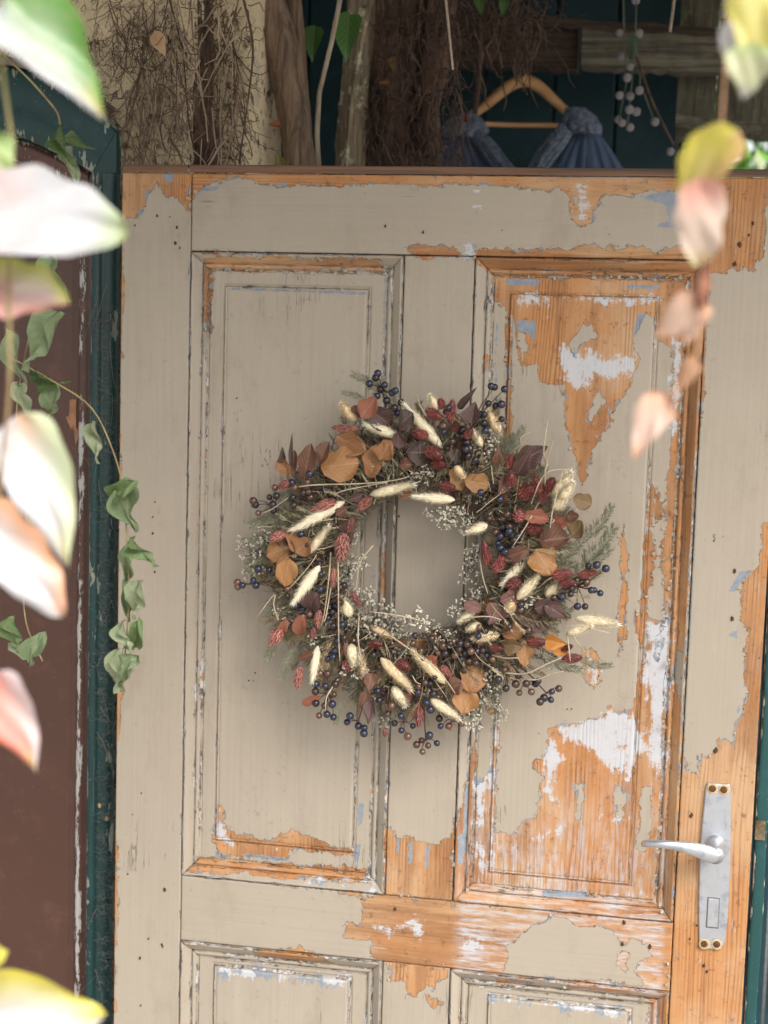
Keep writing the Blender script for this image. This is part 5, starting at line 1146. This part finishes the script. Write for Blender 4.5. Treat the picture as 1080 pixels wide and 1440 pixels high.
vinestem(VR,[(1024,-120),(1024,0),(1019,110),(1014,192),(1000,290),(986,370),(990,425),(980,500),(962,548),(934,556)],YF+.04,.0009,simple('reddish_petiole',(.48,.26,.14),.6))
mb=MB(); pts=[P(992,372,YF+.04),P(988,400,YF+.04),P(984,430,YF+.04)]; mb.tube(pts,[.0025,.0045,.003],8); keep(mb.build('withered_bract',simple('brown_bract',(.30,.13,.08),.7,(.2,.08,.05))),VR)
# curled green leaves closer to the door
YM=-.30
M_gleaf=leafmat('curled_green_leaf',trans=.2,rough=.6)
V1=thing('hanging_vine','thin green vine ending in a dark curled leaf at the arch corner','vine',tuple(P(-20,40,YM)))
V2=thing('hanging_vine','arching vine with a hanging chain of curled green leaves beside the door edge','vine',tuple(P(10,500,YM)))
V3_=thing('hanging_vine','vine of curled green leaves over the brown door, behind the pale leaves','vine',tuple(P(45,455,YM)))
vinestem(V1,[(-20,40),(0,72),(45,115),(82,158),(86,185)],YM,.0011)
vinestem(V2,[(10,500),(40,516),(90,545),(130,568),(150,610),(165,650),(172,676),(180,760),(182,840),(178,900),(172,960)],YM,.0009)
vinestem(V3_,[(45,455),(30,520),(20,600),(40,700),(30,800),(35,880),(60,930)],YM+.03,.0009)
def CL(seed): return leaf_mesh('curled_leaf','ovate',.55,.6,.42,14,10,seed=seed,crumple=.10)
CLM=[CL(90+i) for i in range(5)]
g1=(.15,.23,.09); g2=(.23,.31,.165); g3=(.07,.13,.04); g4=(.32,.38,.23)
curl=[((88,175),(92,232),34,g3,'dark curled leaf at the end of the upper green stem'),((90,190),(128,208),26,g1,'curled leaf tip pointing right beside the arch corner'),((88,208),(112,262),32,g4,'pale narrow leaf hanging down from the upper curled clump'),
 ((66,360),(92,420),40,g2,'light leaf peeking out behind the pink leaf'),((90,440),(30,520),52,g2,'broad curled leaf under the pink leaf, upper of the clump'),((12,462),(28,540),44,g4,'pale folded leaf at the left of the curled clump'),((45,520),(84,545),40,g3,'dark green folded leaf right of the clump'),((80,540),(66,592),36,g2,'leaf tip hanging below the clump beside the brown door ridge'),((22,540),(40,592),34,g4,'pale leaf below the clump at left'),
 ((133,592),(136,652),30,g4,'single small pale leaf hanging by the green frame'),((176,674),(182,750),62,g2,'largest curled leaf, topmost of the hanging chain'),((190,678),(150,705),44,g1,'side lobe of the topmost leaf of the hanging chain'),((184,756),(216,798),30,g1,'curled leaf with tip pointing right, second in the chain'),((178,762),(178,824),32,g2,'narrow upright leaf behind the second chain leaf'),
 ((200,816),(186,872),40,g4,'folded leaf, middle of the hanging chain, right half'),((176,816),(182,880),30,g2,'folded leaf, middle of the hanging chain, left half'),((196,872),(184,920),38,g1,'darker curled leaf, fourth in the hanging chain'),((172,872),(180,922),28,g4,'pale curled leaf beside the fourth chain leaf'),((190,920),(172,958),40,g2,'curled leaf near the bottom of the hanging chain'),((172,912),(160,976),30,g4,'lowest pale leaf tip of the hanging chain'),((186,940),(164,972),24,g2,'small curled leaf tucked at the bottom of the hanging chain'),
 ((18,640),(30,735),48,g2,'long rolled leaf behind the white drooping leaf'),((0,700),(28,735),40,g1,'curled leaf at left edge below the rolled leaf'),((60,690),(36,760),36,g2,'light rolled leaf between the two white leaves'),((18,866),(26,920),36,g1,'curled green leaf below the peach edged leaf'),((62,890),(34,938),44,g2,'lower light green leaf pointing down over the brown door'),((12,905),(50,925),26,g4,'narrow leaf joining the lower green pair')]
for i,(b_,t_,wd,cl,lb) in enumerate(curl):
    Y=YM+random.uniform(-.03,.03); rl=random.uniform(-.6,.6)
    par=V1 if b_[1]<230 else V2 if b_[0]>120 else V3_
    o=place(CLM[i%5],P(*b_,Y),P(*t_,Y+random.uniform(-.015,.015)),'leaf',M_gleaf,par,rl,sx=wd*.80*(1.8726+Y)/F,color=cl); o['label']=lb
